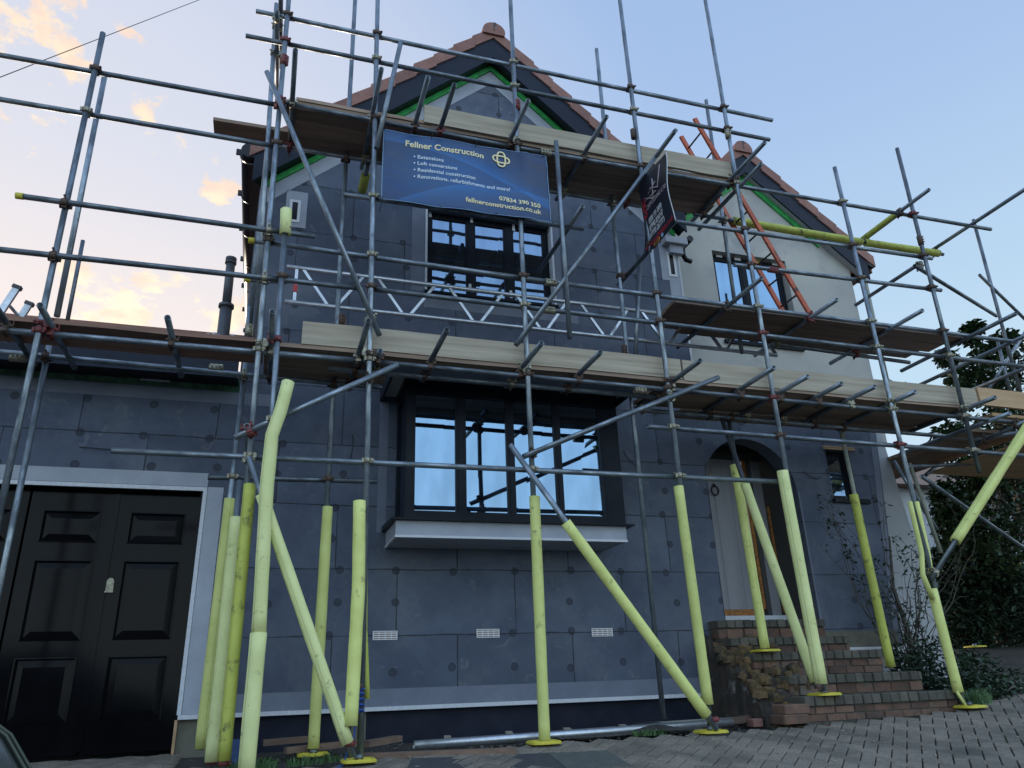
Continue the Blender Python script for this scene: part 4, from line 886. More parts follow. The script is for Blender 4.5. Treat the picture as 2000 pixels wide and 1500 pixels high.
# sleeve couplers joining tube ends
for px_, py_, Y, horiz, key in ((1066, 299, O+.05, 1, 'coup'), (1076, 553, O+.05, 1, 'coup'), (1073, 607, O+.05, 1, 'coup'), (1250, 763, O+.05, 1, 'coup'), (1510, 528, O+.05, 1, 'coup_red'), (422, 720, I-.05, 1, 'coup'), (35, 700, I-.05, 1, 'coup'), (486, 645, I+.05, 0, 'coup'), (667, 625, I, 0, 'coup_rust'), (1009, 205, O, 0, 'coup_red'), (1237, 262, O, 0, 'coup_rust'), (1421, 262, O, 0, 'coup'), (555, 118, O, 0, 'coup_red'), (1797, 470, O, 0, 'coup_rust'), (1220, 685, I, 0, 'coup_rust')):
    q = at(px_, py_, Y); b = MB(); d = Vector((1, 0, 0)) if horiz else Vector((0, 0, 1)); s2_ = Vector((0, 0, 1)) if horiz else Vector((1, 0, 0))
    b.tube([q-d*.06, q+d*.06], .031, 14)
    for k in (-.035, 0, .035): b.tube([q+d*k-Vector((0, .045, 0))+s2_*.012, q+d*k-Vector((0, .02, 0))+s2_*.012], .008, 6)
    b.obox(q-d*.055+s2_*.036, q+d*.055+s2_*.036, .012, .02, up=(0, 1, 0)); b.build('sleeve_coupler', M[key], scaf)
print('tubes', len(TUBES), 'couplers', cnt)
# clamp feet collars
for px_, py_, Y in ((412, 1488, 6.52), (437, 1490, O), (683, 1452, 6.02), (1395, 1405, 5.98), (1598, 1340, O), (700, 1340, 6.1)):
    q = at(px_, py_, Y); b = MB(); b.tube([q-Vector((0, 0, .02)), q+Vector((0, 0, .02))], .036, 12); b.tube([q+Vector((.04, -.02, 0)), q+Vector((.05, .05, 0))], .008, 6); b.build('collar', M['coup_red' if px_ < 1500 and px_ != 700 else 'coup_rust'], scaf)
# ------------------------------------------------------------------ base plates
def plate(p, Y, z, label):
    q = at(*p, Y); t = empty('base_plate', (q.x, Y, z), label, 'base plate', 'yellow plastic base plates under the standards')
    b = MB(); s_ = .125; n = 24
    def R(k, r, h): return [(q.x+r*(abs(math.cos(a))**.5)*math.copysign(1, math.cos(a)), Y+r*(abs(math.sin(a))**.5)*math.copysign(1, math.sin(a)), z+h) for a in [2*math.pi*i/n for i in range(n)]]
    b.loft([R(0, s_, 0), R(0, s_, .012), R(0, s_-.012, .022), R(0, s_-.03, .022), R(0, s_-.035, .012)], cap=False); b.quad(*R(0, s_-.035, .012)); b.build('pad', M['cap'], t)
    b = MB()
    for a in (0, math.pi/2, math.pi, 3*math.pi/2): b.obox((q.x+math.cos(a)*.03, Y+math.sin(a)*.03, z+.018), (q.x+math.cos(a)*.1, Y+math.sin(a)*.1, z+.018), .01, .012)
    b.build('rib', M['cap'], t); b = MB(); b.tube([(q.x, Y, z+.012), (q.x, Y, z+.05)], .03, 12); b.build('socket', M['galv'], t)
plate((1062, 1452), O, g(2.14, O)+.004, 'yellow plastic base plate under the upright in front of the bay window')
plate((1388, 1430), O, g(3.61, O)+.004, 'yellow plastic base plate under the meeting feet left of the brick steps')
plate((700, 1496), O, g(.75, O)+.006, 'yellow plastic base plate with blue rope nearest the camera right of the garage')
plate((1610, 1356), O+.1, -.186, 'yellow plastic base plate on the lowest brick step')
plate((1494, 1270), I, .214, 'yellow plastic base plate high up on the third brick step')
plate((1893, 1378), O, g(6.46, O)+.004, 'yellow plastic base plate on the paving right of the brick steps')
plate((612, 1464), I, g(.46, I)+.0, 'yellow plastic base plate half hidden behind the timbers by the wall')
Yp = 8.0
while Yp < 12 and at(1905, 1265, Yp).z > g(at(1905, 1265, Yp).x, Yp): Yp += .02
if Yp < 11.9: plate((1905, 1265), Yp, g(at(1905, 1265, Yp).x, Yp)+.004, 'yellow plastic base plate in the dark garden at far right')
# ------------------------------------------------------------------ boards
def board(name, x0, x1, y0, z0, w, h, m, label, group, y1=None, notch=None):
    L_ = x1-x0; mw = Matrix.Translation((x0, y0, z0)); b = MB()
    n = 8; rings = []
    for k in range(n+1):
        x = x0+L_*k/n; s_ = .004*math.sin(k*1.3+x0); rings.append([(x, y0, z0+s_), (x, y0+w, z0+s_), (x, y0+w, z0+h+s_), (x, y0, z0+h+s_)])
    b.loft(rings); b.cur = 1
    if m != 'wood_toe2':
        for xe, sg in ((x0, 1), (x1, -1)):             # end band
            b.box(xe-sg*.001, xe+sg*.03, y0-.001, y0+w+.001, z0-.0012, z0+h+.0012) if False else None
    o = b.build(name, [M[m], M['galv']], None, mw); return tag(o, label, 'scaffold board', group)
D1, D2_, DM = 2.742, 5.352, 3.676
og = ['outermost', 'second', 'third', 'fourth']
for k in range(3):
    y = 6.20+.23*k
    board('scaffold_board', -.2+.05*(k % 2), 2.60, y, D2_, .222, .038, 'wood_dark', f'{og[k]} dark board of the top platform above the blue banner', 'boards of the top platform') if k < 2 else board('scaffold_board', -.88, 2.60, y-.02, D2_, .222, .038, 'wood_dark', 'long dark top platform board sticking out left past the corner above the gutter', 'boards of the top platform')
    board('scaffold_board', 2.61, 4.80+.03*k, y, D2_, .222, .038, 'wood_dark', f'{og[k]} dark board of the top platform right of the blue banner', 'boards of the top platform')
board('scaffold_board', -.1, 1.25, 6.19, D2_+.042, .222, .038, 'wood_dark', 'short dark board doubled up on the left end of the top platform', 'boards of the top platform')
for k in range(2): board('scaffold_board', -5.2 if k else -2.1, -.19, 6.14+.23*k, D1, .222, .038, 'plank_red', f'red brown platform board in front of the garage roof, {"inner" if k else "outer"} one', 'boards of the lower platform')
board('scaffold_board', -5.2, -2.12, 6.14, D1, .222, .038, 'plank_red', 'red brown platform board at the far left edge beside the aluminium ladder', 'boards of the lower platform')
for k in range(3):
    board('scaffold_board', -.18, 3.60 if k == 0 else .93, 6.18+.23*k, D1, .222, .038, 'wood_dark', 'dark board of the lower platform running in front of the bay window roof' if k == 0 else f'{og[k]} short dark board of the lower platform left of the bay window roof', 'boards of the lower platform')
    board('scaffold_board', 3.61, 7.42, 6.18+.23*k, D1, .222, .038, 'wood_dark', f'{og[k]} dark board of the lower platform above the porch', 'boards of the lower platform')
board('scaffold_board', 4.2, 7.42, 6.90, D1-.02, .222, .038, 'wood_dark', 'innermost dark board of the lower platform against the porch wall', 'boards of the lower platform')
xe = [(3.86, 7.72), (3.87, 7.56), (4.25, 7.42)]
for k in range(3): board('scaffold_board', xe[k][0], xe[k][1]+.1, 6.215+.23*k, DM, .222, .038, 'wood_dark', f'{og[k]} dark board of the short middle platform at right', 'boards of the middle platform')
board('scaffold_board', 4.1, 5.7, 6.70, DM+.06, .222, .038, 'wood_dark', 'loose dark board lying on top of the short middle platform', 'boards of the middle platform')
q = at(1367, 560, 6.6); o = board('timber_offcut', q.x-.05, q.x+.05, 6.45, DM+.04, .5, .06, 'wood_red', 'red brown timber offcut on the left end of the middle platform', 'x'); del o['group']; o['category'] = 'timber'
# toe boards
board('toe_board', at(590, 650, 6.2).x, at(1327, 720, 6.2).x, 6.17, D1+.04, .036, .215, 'wood_toe', 'long weathered toe board on edge above the bay window', 'toe boards')
board('toe_board', at(1331, 720, 6.2).x, at(1905, 780, 6.2).x, 6.17, D1+.03, .036, .222, 'wood_toe', 'long pale toe board on edge above the porch', 'toe boards')
board('toe_board', at(1910, 780, 6.2).x, 10.5, 6.17, D1+.06, .036, .215, 'wood_new', 'fresh orange toe board at the right edge of the photo', 'toe boards')
board('scaffold_board', 7.9, 10.5, 6.25, D1-.03, .222, .038, 'wood_new', 'fresh orange platform board under the orange toe board at right', 'boards of the lower platform')
board('toe_board', at(828, 220, 6.2).x, at(1248, 290, 6.2).x, 6.17, D2_+.042, .036, .222, 'wood_toe', 'weathered toe board on edge along the top platform above the banner', 'toe boards')
board('toe_board', at(1249, 290, 6.2).x, at(1424, 322, 6.2).x, 6.17, D2_+.042, .036, .222, 'wood_toe', 'short weathered toe board on the right end of the top platform', 'toe boards')
# return platform at right
for k in range(4):
    b = MB(); mwt = Matrix.Translation((7.75+.23*k, 6.5, 2.64)); b.box(7.75+.23*k, 7.972+.23*k, 6.5, 9.2, 2.60, 2.638); o = b.build('scaffold_board', M['wood_dark' if k < 3 else 'wood_red']); tag(o, f'{og[k]} board from the left on the return platform at the right corner', 'scaffold board', 'boards of the return platform')
b = MB(); b.hexa([(8.3, 6.35, 2.42), (9.9, 6.35, 2.42), (9.9, 7.7, 2.42), (8.3, 7.7, 2.42), (8.3, 6.35, 2.44), (9.9, 6.35, 2.44), (9.9, 7.7, 2.44), (8.3, 7.7, 2.44)]); o = b.build('plywood_sheet', M['wood_new'], None); tag(o, 'tan plywood sheet under the return platform at the right edge', 'plywood')
# ------------------------------------------------------------------ orange ladder
lad = empty('ladder', (5.6, 6.6, 3.7), 'orange painted steel ladder with dark rungs leaning up to the top platform', 'ladder')
LB, LT = Vector((5.75, 0, 3.95)), Vector((4.62, 0, 6.46)); LB = LT+(LB-LT)*((DM+.04-LT.z)/(LB.z-LT.z))
for y in (6.46, 6.80):
    b = MB(); b.obox((LB.x, y, LB.z), (LT.x, y, LT.z), .03, .055, up=(1, 0, 0)); b.build('stile', M['orange_steel'], lad)
for k in range(10):
    p = LB.lerp(LT, (k+.55)/10.2); b = MB(); b.tube([(p.x, 6.475, p.z), (p.x, 6.785, p.z)], .011, 8); b.build('rung', M['rung'], lad)
# aluminium ladder top at left
l2 = empty('ladder', (-2.4, 6.5, 2.8), 'bare aluminium ladder head with rubber caps poking over the board at far left', 'ladder')
for (pt, pb, y) in (((32, 564), (-40, 672), 6.35), ((56, 596), (10, 668), 6.6)):
    a, c = at(*pt, y), at(*pb, y); b = MB(); b.obox(a, c, .05, .03, up=(0, 1, 0)); st_ = b.build('stile', M['alu'], l2)
    d = (a-c).normalized(); b = MB(); b.obox(a-d*.002, a+d*.028, .066, .045, up=(0, 1, 0)); b.build('rubber_cap', M['lead'], st_)
a, c = at(14, 592, 6.37), at(37, 618, 6.6); b = MB(); b.tube([a, c], .013, 8); b.build('rung', M['alu'], l2)
# ------------------------------------------------------------------ banners
def swoosh_mat():
    m = bpy.data.materials.new('blue_banner_print'); m.use_nodes = True; t = m.node_tree; p = t.nodes['Principled BSDF']; mm = lambda *a: wmath(*a, tree=t)
    tcn = nd(t, 'ShaderNodeTexCoord'); sp = nd(t, 'ShaderNodeSeparateXYZ'); t.links.new(tcn.outputs['Object'], sp.inputs[0])
    U, V = mm('DIVIDE', sp.outputs['X'], 1.7), mm('DIVIDE', sp.outputs['Z'], .84)
    du, dv = mm('SUBTRACT', U, .42), mm('SUBTRACT', V, .45)
    gl = mm('EXPONENT', mm('MULTIPLY', mm('ADD', mm('MULTIPLY', du, du), mm('MULTIPLY', mm('MULTIPLY', dv, dv), .8)), -7.0))
    c1 = mm('SUBTRACT', V, mm('SUBTRACT', .82, mm('MULTIPLY', mm('MULTIPLY', U, U), .62)))        # falling curve
    c2 = mm('SUBTRACT', V, mm('SUBTRACT', .42, mm('MULTIPLY', mm('POWER', mm('ABSOLUTE', mm('SUBTRACT', U, .72)), 2.0), 1.0)))
    def sm(x, w):
        r = nd(t, 'ShaderNodeMapRange', interpolation_type='SMOOTHSTEP'); t.links.new(x, r.inputs[0]); r.inputs[1].default_value = -w; r.inputs[2].default_value = w; return r.outputs[0]
    s1_, s2_ = sm(c1, .006), sm(c2, .006)
    e1 = mm('EXPONENT', mm('MULTIPLY', mm('ABSOLUTE', c1), -9.0)); e2 = mm('EXPONENT', mm('MULTIPLY', mm('ABSOLUTE', c2), -9.0))
    k = mm('ADD', mm('MULTIPLY', gl, .55), mm('MULTIPLY', mm('MULTIPLY', s1_, e1), .55)); k = mm('ADD', k, mm('MULTIPLY', mm('MULTIPLY', mm('SUBTRACT', 1, s2_), e2), .5))
    k = mm('MINIMUM', k, 1.0)
    c = wmix(k, (.009, .026, .078), (.012, .125, .36), tree=t); t.links.new(c, p.inputs['Base Color']); p.inputs['Roughness'].default_value = .32
    return m
M['banner'] = swoosh_mat()
BYY = 6.045
TL, TRt, BRt, BL = at(750, 252, BYY), at(1066, 306, BYY), at(1076, 434, BYY), at(745, 388, BYY)
ban = MB(); nu, nv = 110, 44; bw_ = TRt.x-TL.x; bh_ = TL.z-BL.z
def bpt(u, v, off=0):
    p = BL.lerp(BRt, u).lerp(TL.lerp(TRt, u), v)
    dy = .014*math.sin(u*9+v*2)*math.sin(math.pi*v)+.02*noise.noise(Vector((u*5, v*2.5, 4)))+.012*noise.noise(Vector((u*6+v*7, v*3-u*4, 8)))*(1-abs(2*v-1)*.3)+.010*math.sin(u*math.pi*4)*(abs(v-.5)*1.2)+.018*math.exp(-((u-.86)/.04)**2)*-1
    dz = -.006*abs(math.sin(u*math.pi*3))*(1 if v > .5 else -1)*abs(v-.5)*2
    return Vector((p.x, BYY+dy-.0-off, p.z+dz))
G = [[bpt(i/nu, j/nv) for j in range(nv+1)] for i in range(nu+1)]
ban.grid(G)
mwb = Matrix.Translation((BL.x, BYY, BL.z))
ban = ban.build('banner', M['banner'], None, mwb); sol = ban.modifiers.new('thick', 'SOLIDIFY'); sol.thickness = .0015; sol.offset = 1
tag(ban, 'blue vinyl banner of a building firm tied to the tubes above the upper window', 'banner')
b = MB(); 
for lst in ([bpt(i/nu, 0, .001) for i in range(nu+1)], [bpt(i/nu, 1, .001) for i in range(nu+1)], [bpt(0, j/nv, .001) for j in range(nv+1)], [bpt(1, j/nv, .001) for j in range(nv+1)]): b.tube(lst, .0035, 6)
b.build('hem', M['blue_print'], ban)
def onban(txt, px, py, px2, py2, m, bold, sx=1.0, name='lettering'):
    """text whose baseline starts at one surveyed point of the banner and ends at another"""
    a, c = at(px, py, BYY), at(px2, py2, BYY); me = text_mesh(txt, .1, bold*.1)
    co = np.empty(len(me.vertices)*3); me.vertices.foreach_get('co', co); co = co.reshape(-1, 3)
    w_ = co[:, 0].max()-co[:, 0].min(); k = (c-a).length/w_; d = (c-a).normalized(); kz = k*sx
    out = np.empty_like(co); x0 = co[:, 0].min()
    for i, (x, y, z) in enumerate(co):
        P = a+d*((x-x0)*k)+Vector((0, 0, 1))*(y*kz)
        u = (P.x-BL.x)/bw_; v = (P.z-(BL.z+(BRt.z-BL.z)*u))/bh_; q = bpt(min(max(u, 0), 1), min(max(v, 0), 1)); out[i] = (P.x, q.y-.005-z, P.z)
    me.vertices.foreach_set('co', out.reshape(-1)); me.materials.clear(); me.materials.append(M[m]); me.update()
    o = bpy.data.objects.new(name, me); link(o, ban, mwb); o.data.transform(mwb.inverted()); return o
onban('Fellner Construction', 792, 285, 945, 309, 'gold', .022, 1.0)
onban('• Extensions', 808, 308.5, 866, 318, 'white_print', .006); onban('• Loft conversions', 808, 321, 892, 334, 'white_print', .006)
onban('• Residential construction', 808, 334, 928, 352, 'white_print', .006); onban('• Renovations, refurbishments and more!', 808, 346.5, 996, 374, 'white_print', .006)
onban('07834 390 350', 975, 391, 1056, 406, 'gold', .02, 1.0); onban('fellnerconstruction.co.uk', 909, 394, 1058, 418, 'gold', .02, .92)
lc = at(979, 311, BYY); b = MB(); Rr = .082
def kn(t, sx_, sz_):    # rounded loop
    return Vector((lc.x+math.copysign(abs(math.cos(t))**.75, math.cos(t))*sx_, 0, lc.z+math.copysign(abs(math.sin(t))**.75, math.sin(t))*sz_-.14*(math.cos(t)*sx_)))
for sx_, sz_, yo in ((.085, .038, 0), (.042, .085, -.003)):
    pts = [kn(t, sx_, sz_) for t in np.linspace(0, 2*math.pi, 40)]
    for p in pts: 
        u = (p.x-BL.x)/bw_; p.y = bpt(u, (p.z-(BL.z+(BRt.z-BL.z)*u))/bh_).y-.008+yo
    for q_ in range(len(pts)-1):
        a_, c_ = pts[q_], pts[q_+1]; b.obox(a_, c_+(c_-a_)*.2, .003, .017, up=Vector((0, 1, 0)).cross(c_-a_))
b.build('knot_emblem', M['gold'], ban)
b = MB()
for u, v in ((0, 1), (.28, 1), (.55, 1), (.98, 1), (0, 0), (.33, 0), (.66, 0), (1, 0)):
    p = bpt(u, v); z_ = p.z+.03 if v else p.z-.03
    b.tube([(p.x, p.y-.006, p.z+(-.02 if v else .02)), (p.x+.006, BYY-.03, z_), (p.x, O+.05, z_+(.04 if v else -.04)), (p.x-.006, O+.09, z_)], .003, 6)
b.build('cable_tie', M['cable'], ban)
# dark banner, square to the house
BX = 3.55
tn, tf = Vector((BX-.02, 5.84, 5.27)), Vector((BX, 6.62, 5.27)); bn, bf = Vector((BX-.0, 6.06, 4.69)), Vector((BX, 6.95, 4.69))
def ry(px, py, X): d = ray(px, py); return Vector(d*X/d[0])
tn, tf, bn, bf = ry(1298, 297, BX), ry(1249, 352, BX), ry(1317, 431, BX), ry(1256, 507, BX)
b = MB(); nu, nv = 16, 20
def dpt(u, v, off=0):   # u: far -> near ; v: bottom -> top
    p = bf.lerp(bn, u).lerp(tf.lerp(tn, u), v); bow = -.07*math.sin(math.pi*v)*(1-u)
    return Vector((p.x-off+.02*math.sin(v*6+u*2), p.y+bow*.6, p.z))
G = [[dpt(i/nu, j/nv) for j in range(nv+1)] for i in range(nu+1)]
b.grid(G)
db = b.build('banner', M['dark_banner']); sol = db.modifiers.new('thick', 'SOLIDIFY'); sol.thickness = .0015
tag(db, 'near black vinyl banner of a scaffolding firm hung sideways between two tubes', 'banner')
b = MB(); b.tube([dpt(1, j/nv, .002) for j in range(nv+1)], .004, 6); b.build('hem', M['white_print2'], db)
def ondark(txt, u0, v0, u1, v1, m, bold=.02, hk=1.0, name='lettering'):
    me = text_mesh(txt, .1, bold*.1); co = np.empty(len(me.vertices)*3); me.vertices.foreach_get('co', co); co = co.reshape(-1, 3)
    x0, x1 = co[:, 0].min(), co[:, 0].max(); Wd = (bn-bf).length; Hd = (tf-bf).length; k = (u1-u0)/(x1-x0)
    out = np.empty_like(co)
    for i, (x, y, z) in enumerate(co):
        f_ = (x-x0)/(x1-x0); u = u0+(u1-u0)*f_; v = v0+(v1-v0)*f_+y*k*Wd/Hd*hk; out[i] = dpt(u, v, .006+z)
    me.vertices.foreach_set('co', out.reshape(-1)); me.materials.clear(); me.materials.append(M[m]); me.update()
    o = bpy.data.objects.new(name, me); link(o, db); return o
ondark('U', .05, .56, .19, .56, 'red_print', .03, 1.0); ondark('S', .05, .44, .20, .44, 'red_print', .03, 1.0)
ondark('CAFFOLDING LTD', .20, .50, .96, .50, 'pink_print', .01, 1.2)
ondark('0208 191 0490', .20, .335, .72, .335, 'white_print2', .02, 1.5); ondark('07990 834147', .20, .245, .72, .245, 'white_print2', .02, 1.5); ondark('07770 267773', .20, .155, .72, .155, 'white_print2', .02, 1.5)
ondark('www.uscaffolding.co.uk', .06, .06, .97, .06, 'red_print', .015, 1.3)
b = MB()
for (u0, v0, u1, v1) in ((.22, .62, .62, .60), (.34, .66, .60, .74), (.20, .66, .52, .54), (.50, .54, .50, .82), (.68, .62, .76, .92), (.40, .72, .70, .62)): b.tube([dpt(u0, v0, .008), dpt(u1, v1, .008)], .006, 6)
b.build('scaffold_emblem', M['pink_print'], db)
b = MB(); b.quad(dpt(.33, -.0, .006), dpt(.45, .0, .006), dpt(.45, .045, .006), dpt(.33, .045, .006)) if False else None
for (u0, v0, u1, v1) in ((.36, .005, .52, .005), (.52, .005, .52, .04), (.52, .04, .36, .04), (.36, .04, .36, .005)): b.tube([dpt(u0, v0, .007), dpt(u1, v1, .007)], .0045, 6)
b.build('orange_logo', M['orange_print'], db)
b = MB(); b.tube([dpt(.60, .03, .004), dpt(.60, .03, .009)], .022, 14); b.build('round_logo', M['blue_print'], db)
# ------------------------------------------------------------------ things on the ground
def onG(px, py, dz=0):                             # survey a ground point
    Y = 3.5
    while Y < 12:
        p = at(px, py, Y)
        if p.z <= g(p.x, Y)+dz: break
        Y += .01
    return p
def gt(x, y, dz=0): return Vector((x, y, g(x, y)+dz))
a, c = onG(808, 1456, .04), onG(1433, 1410, .04); c.y = min(c.y, 6.9)
b = MB(); b.tube([a, a.lerp(c, .5), c], .034, 14, hollow=.9); o = b.build('loose_tube', M['alu']); tag(o, 'long shiny grey metal pipe lying on the ground along the foot of the wall', 'pipe')
b = MB(); b.tube([gt(3.4, 6.9, .03), gt(4.6, 6.85, .03)], .03, 12, hollow=.88); o = b.build('loose_tube', M['galv_dirty']); tag(o, 'short dull pipe lying under the shiny pipe left of the steps', 'pipe')
tb = [((556, 1480), (676, 1466), .05, 'red brown plank lying between the yellow sleeves right of the garage corner'), ((712, 1473), (778, 1461), .07, 'short red brown plank left of the shiny pipe'), ((700, 1482), (1010, 1470), .012, 'long thin weathered batten in front of the shiny pipe'), ((512, 1478), (600, 1470), .10, 'dark timber behind the bent yellow sleeve'), ((345, 1468), (400, 1470), .04, 'short dark timber block by the garage jamb'), ((1440, 1420), (1500, 1402), .05, 'weathered timber end by the broken steps')]
tb = [(onG(*a_).x, onG(*a_).y, onG(*c_).x, onG(*c_).y, h_, l_) for a_, c_, h_, l_ in tb]
for x0, y0, x1, y1, h, lb in tb:
    a, c = gt(x0, y0, h), gt(x1, y1, h); b = MB(); b.obox(a, c, .09, .045); o = b.build('timber_plank', M['wood_red']); tag(o, lb.replace('_', ' '), 'timber', 'timber offcuts along the wall')
for k in range(5):
    x = 1.5+.55*k; b = MB(); a = gt(x, 6.6, .012); b.obox(a, a+Vector((.10, .45, .02)), .06, .03); o = b.build('timber_bearer', M['wood_toe']); tag(o, ['first', 'second', 'third', 'fourth', 'fifth'][k]+' small timber bearer from the left under the shiny pipe', 'timber', 'bearers under the pipe')
q = at(1479, 1412, 6.5); b = MB(); b.bev(q.x-.05, q.x+.05, 6.48, 6.6, q.z-.03, q.z+.035, .006); o = b.build('brick_piece', M['tile']); tag(o, 'small orange brick end on the paving at the foot of the rubble', 'brick')
b = MB(); n = 22
P = [(2.35+1.35*k/n, 6.42+.03*math.sin(k*.7), .01+.05*max(0, math.sin((k-11)*.35))*(k > 11)) for k in range(n+1)]
for k in range(n):
    A_, C_ = P[k], P[k+1]; b.quad((A_[0], A_[1]-.14, g(A_[0], 6.4)+A_[2]*.3+.006), (C_[0], C_[1]-.14, g(C_[0], 6.4)+C_[2]*.3+.006), (C_[0], C_[1]+.2, g(C_[0], 6.4)+C_[2]+.02), (A_[0], A_[1]+.2, g(A_[0], 6.4)+A_[2]+.02), sm=True)
o = b.build('felt_strip', M['felt']); so = o.modifiers.new('t', 'SOLIDIFY'); so.thickness = .004; tag(o, 'curled dark felt strip lying between the pipe and the paving', 'felt strip')
for (pts, m, lb) in ((((805, 1484), (1100, 1472), (1148, 1503), (790, 1512)), 'slab', 'dark square paving slab at the bottom of the photo'), (((1072, 1474), (1185, 1468), (1232, 1496), (1110, 1505)), 'slab2', 'paler green grey paving slab beside the dark slab')):
    Pq = [onG(*p) for p in pts]; b = MB(); up_ = Vector((0, 0, .010)); dn = Vector((0, 0, -.02))
    b.hexa([Pq[3]+dn, Pq[2]+dn, Pq[1]+dn, Pq[0]+dn, Pq[3]+up_, Pq[2]+up_, Pq[1]+up_, Pq[0]+up_]); o = b.build('paving_slab', M[m]); tag(o, lb, 'paving slab')
b = MB(); a = at(703, 1345, 6.06); b.tube([a+Vector((.03*math.cos(t*2), .03*math.sin(t*2)-.02, -.012*t)) for t in np.linspace(0, 14, 40)]+[a+Vector((-.03, -.03, -.3)), a+Vector((-.1, 0, -.5)), a+Vector((-.32, .1, -.56))], .006, 6)
o = b.build('rope', M['rope']); tag(o, 'blue rope wound round the foot of an upright right of the garage', 'rope')
q = at(457, 1466, 6.75); b = MB(); b.hexa([(q.x-.09, 6.7, q.z-.09), (q.x+.09, 6.7, q.z-.09), (q.x+.1, 6.85, q.z-.08), (q.x-.08, 6.85, q.z-.08), (q.x-.08, 6.78, q.z+.08), (q.x+.09, 6.78, q.z+.07), (q.x+.09, 6.86, q.z+.07), (q.x-.08, 6.86, q.z+.08)]); o = b.build('blue_slab_offcut', mat('blue_foam', (.03, .06, .16), (.02, .04, .1), scale=30, rough=.8)); tag(o, 'small blue foam board offcut behind the yellow sleeves at the garage corner', 'foam offcut')
# debris
b = MB()
for k in range(420):
    x = random.uniform(-.7, 4.5); y = random.uniform(6.15, 7.45); s_ = random.uniform(.004, .018); p = gt(x, y, -.02)
    i0 = len(b.v); b.box(-s_, s_, -s_*.7, s_*.7, -s_*.4, s_*.4); R_ = Matrix.Translation(p) @ Matrix.Rotation(random.uniform(0, 6), 4, 'Z') @ Matrix.Rotation(random.uniform(-.6, .6), 4, 'Y'); b.v[i0:] = [tuple(R_ @ Vector(v)) for v in b.v[i0:]]
o = b.build('gravel', M['mortar']); tag(o, 'stone chips and grit in the dirt strip along the wall', 'gravel', kind='stuff')
b = MB()
for k in range(150):
    x = random.uniform(-1.5, 7.5); y = random.uniform(4.3, 6.15); s_ = random.uniform(.004, .014)
    i0 = len(b.v); b.box(-s_, s_, -s_*.6, s_*.6, -.001, s_*.35); R_ = Matrix.Translation(gt(x, y, .004)) @ Matrix.Rotation(random.uniform(0, 6), 4, 'Z'); b.v[i0:] = [tuple(R_ @ Vector(v)) for v in b.v[i0:]]
o = b.build('litter', M['wood_toe']); tag(o, 'wood chips, dry leaves and crumbs scattered over the block paving', 'litter', kind='stuff')
for k, (p0_, p1_) in enumerate((((1537, 1212), (1530, 1130)), ((1560, 1212), (1533, 1135)))):
    a = at(*p0_, 8.05); c = at(*p1_, 8.12); b = MB(); b.obox(a, c, .02, .03, up=(0, 1, 0)); o = b.build('batten', M['wood_dark'] if k else M['wood_new']); tag(o, ['pale', 'dark'][k]+' thin batten leaning in the porch right of the door', 'batten')
# overhead wire
a = at(-80, 182, 7.0); c = at(460, -28, 11.0); b = MB(); b.tube([a+(c-a)*-.5, a.lerp(c, .25), a.lerp(c, .5), a.lerp(c, .75), c+(c-a)*.5], .005, 6); o = b.build('overhead_wire', M['cable']); tag(o, 'thin black overhead cable crossing the sky at top left', 'cable')
# ------------------------------------------------------------------ plants
def leaves(b, pts, size, shape=2.0, fold=.25, droop=.4):
    for p in pts:
        s_ = size*random.uniform(.6, 1.25); a = random.uniform(0, 2*math.pi); el = random.uniform(-.9, .7)-droop*.3
        d = Vector((math.cos(a)*math.cos(el), math.sin(a)*math.cos(el), math.sin(el))); sd_ = d.cross(Vector((random.uniform(-.6, .6), random.uniform(-.6, .6), 1))).normalized(); n_ = sd_.cross(d)
        p = Vector(p); w_ = s_/shape; i = len(b.v)
        b.v += [tuple(p), tuple(p+d*s_*.35+sd_*w_*.5+n_*fold*w_), tuple(p+d*s_*.8+sd_*w_*.35+n_*fold*w_), tuple(p+d*s_), tuple(p+d*s_*.8-sd_*w_*.35+n_*fold*w_), tuple(p+d*s_*.35-sd_*w_*.5+n_*fold*w_), tuple(p+d*s_*.5)]
        b.f += [(i, i+1, i+6), (i+1, i+2, i+6), (i+2, i+3, i+6), (i+3, i+4, i+6), (i+4, i+5, i+6), (i+5, i, i+6)]; b.m += [0]*6; b.smooth += [True]*6
def branchy(b, base, tips, r0=.05, wig=.12):
    for t in tips:
        base_ = Vector(base); t = Vector(t); pts = [base_.lerp(t, k/6)+Vector((random.uniform(-1, 1), random.uniform(-1, 1), random.uniform(-.5, .5)))*wig*math.sin(math.pi*k/6)*(t-base_).length*.3 for k in range(7)]
        b.tube(pts, [r0*(1-.85*k/6) for k in range(7)], 7)
def clump_pts(centers, n, sh=.75):
    out = []
    for c, r in centers:
        for _ in range(int(n*r[0]*r[1]*r[2]/.06 if False else n)):
            while True:
                v = Vector((random.uniform(-1, 1), random.uniform(-1, 1), random.uniform(-1, 1)))
                if v.length <= 1 and v.length > random.uniform(0, .75): break
            out.append(Vector((c[0]+v.x*r[0], c[1]+v.y*r[1], c[2]+v.z*r[2])))
    return out
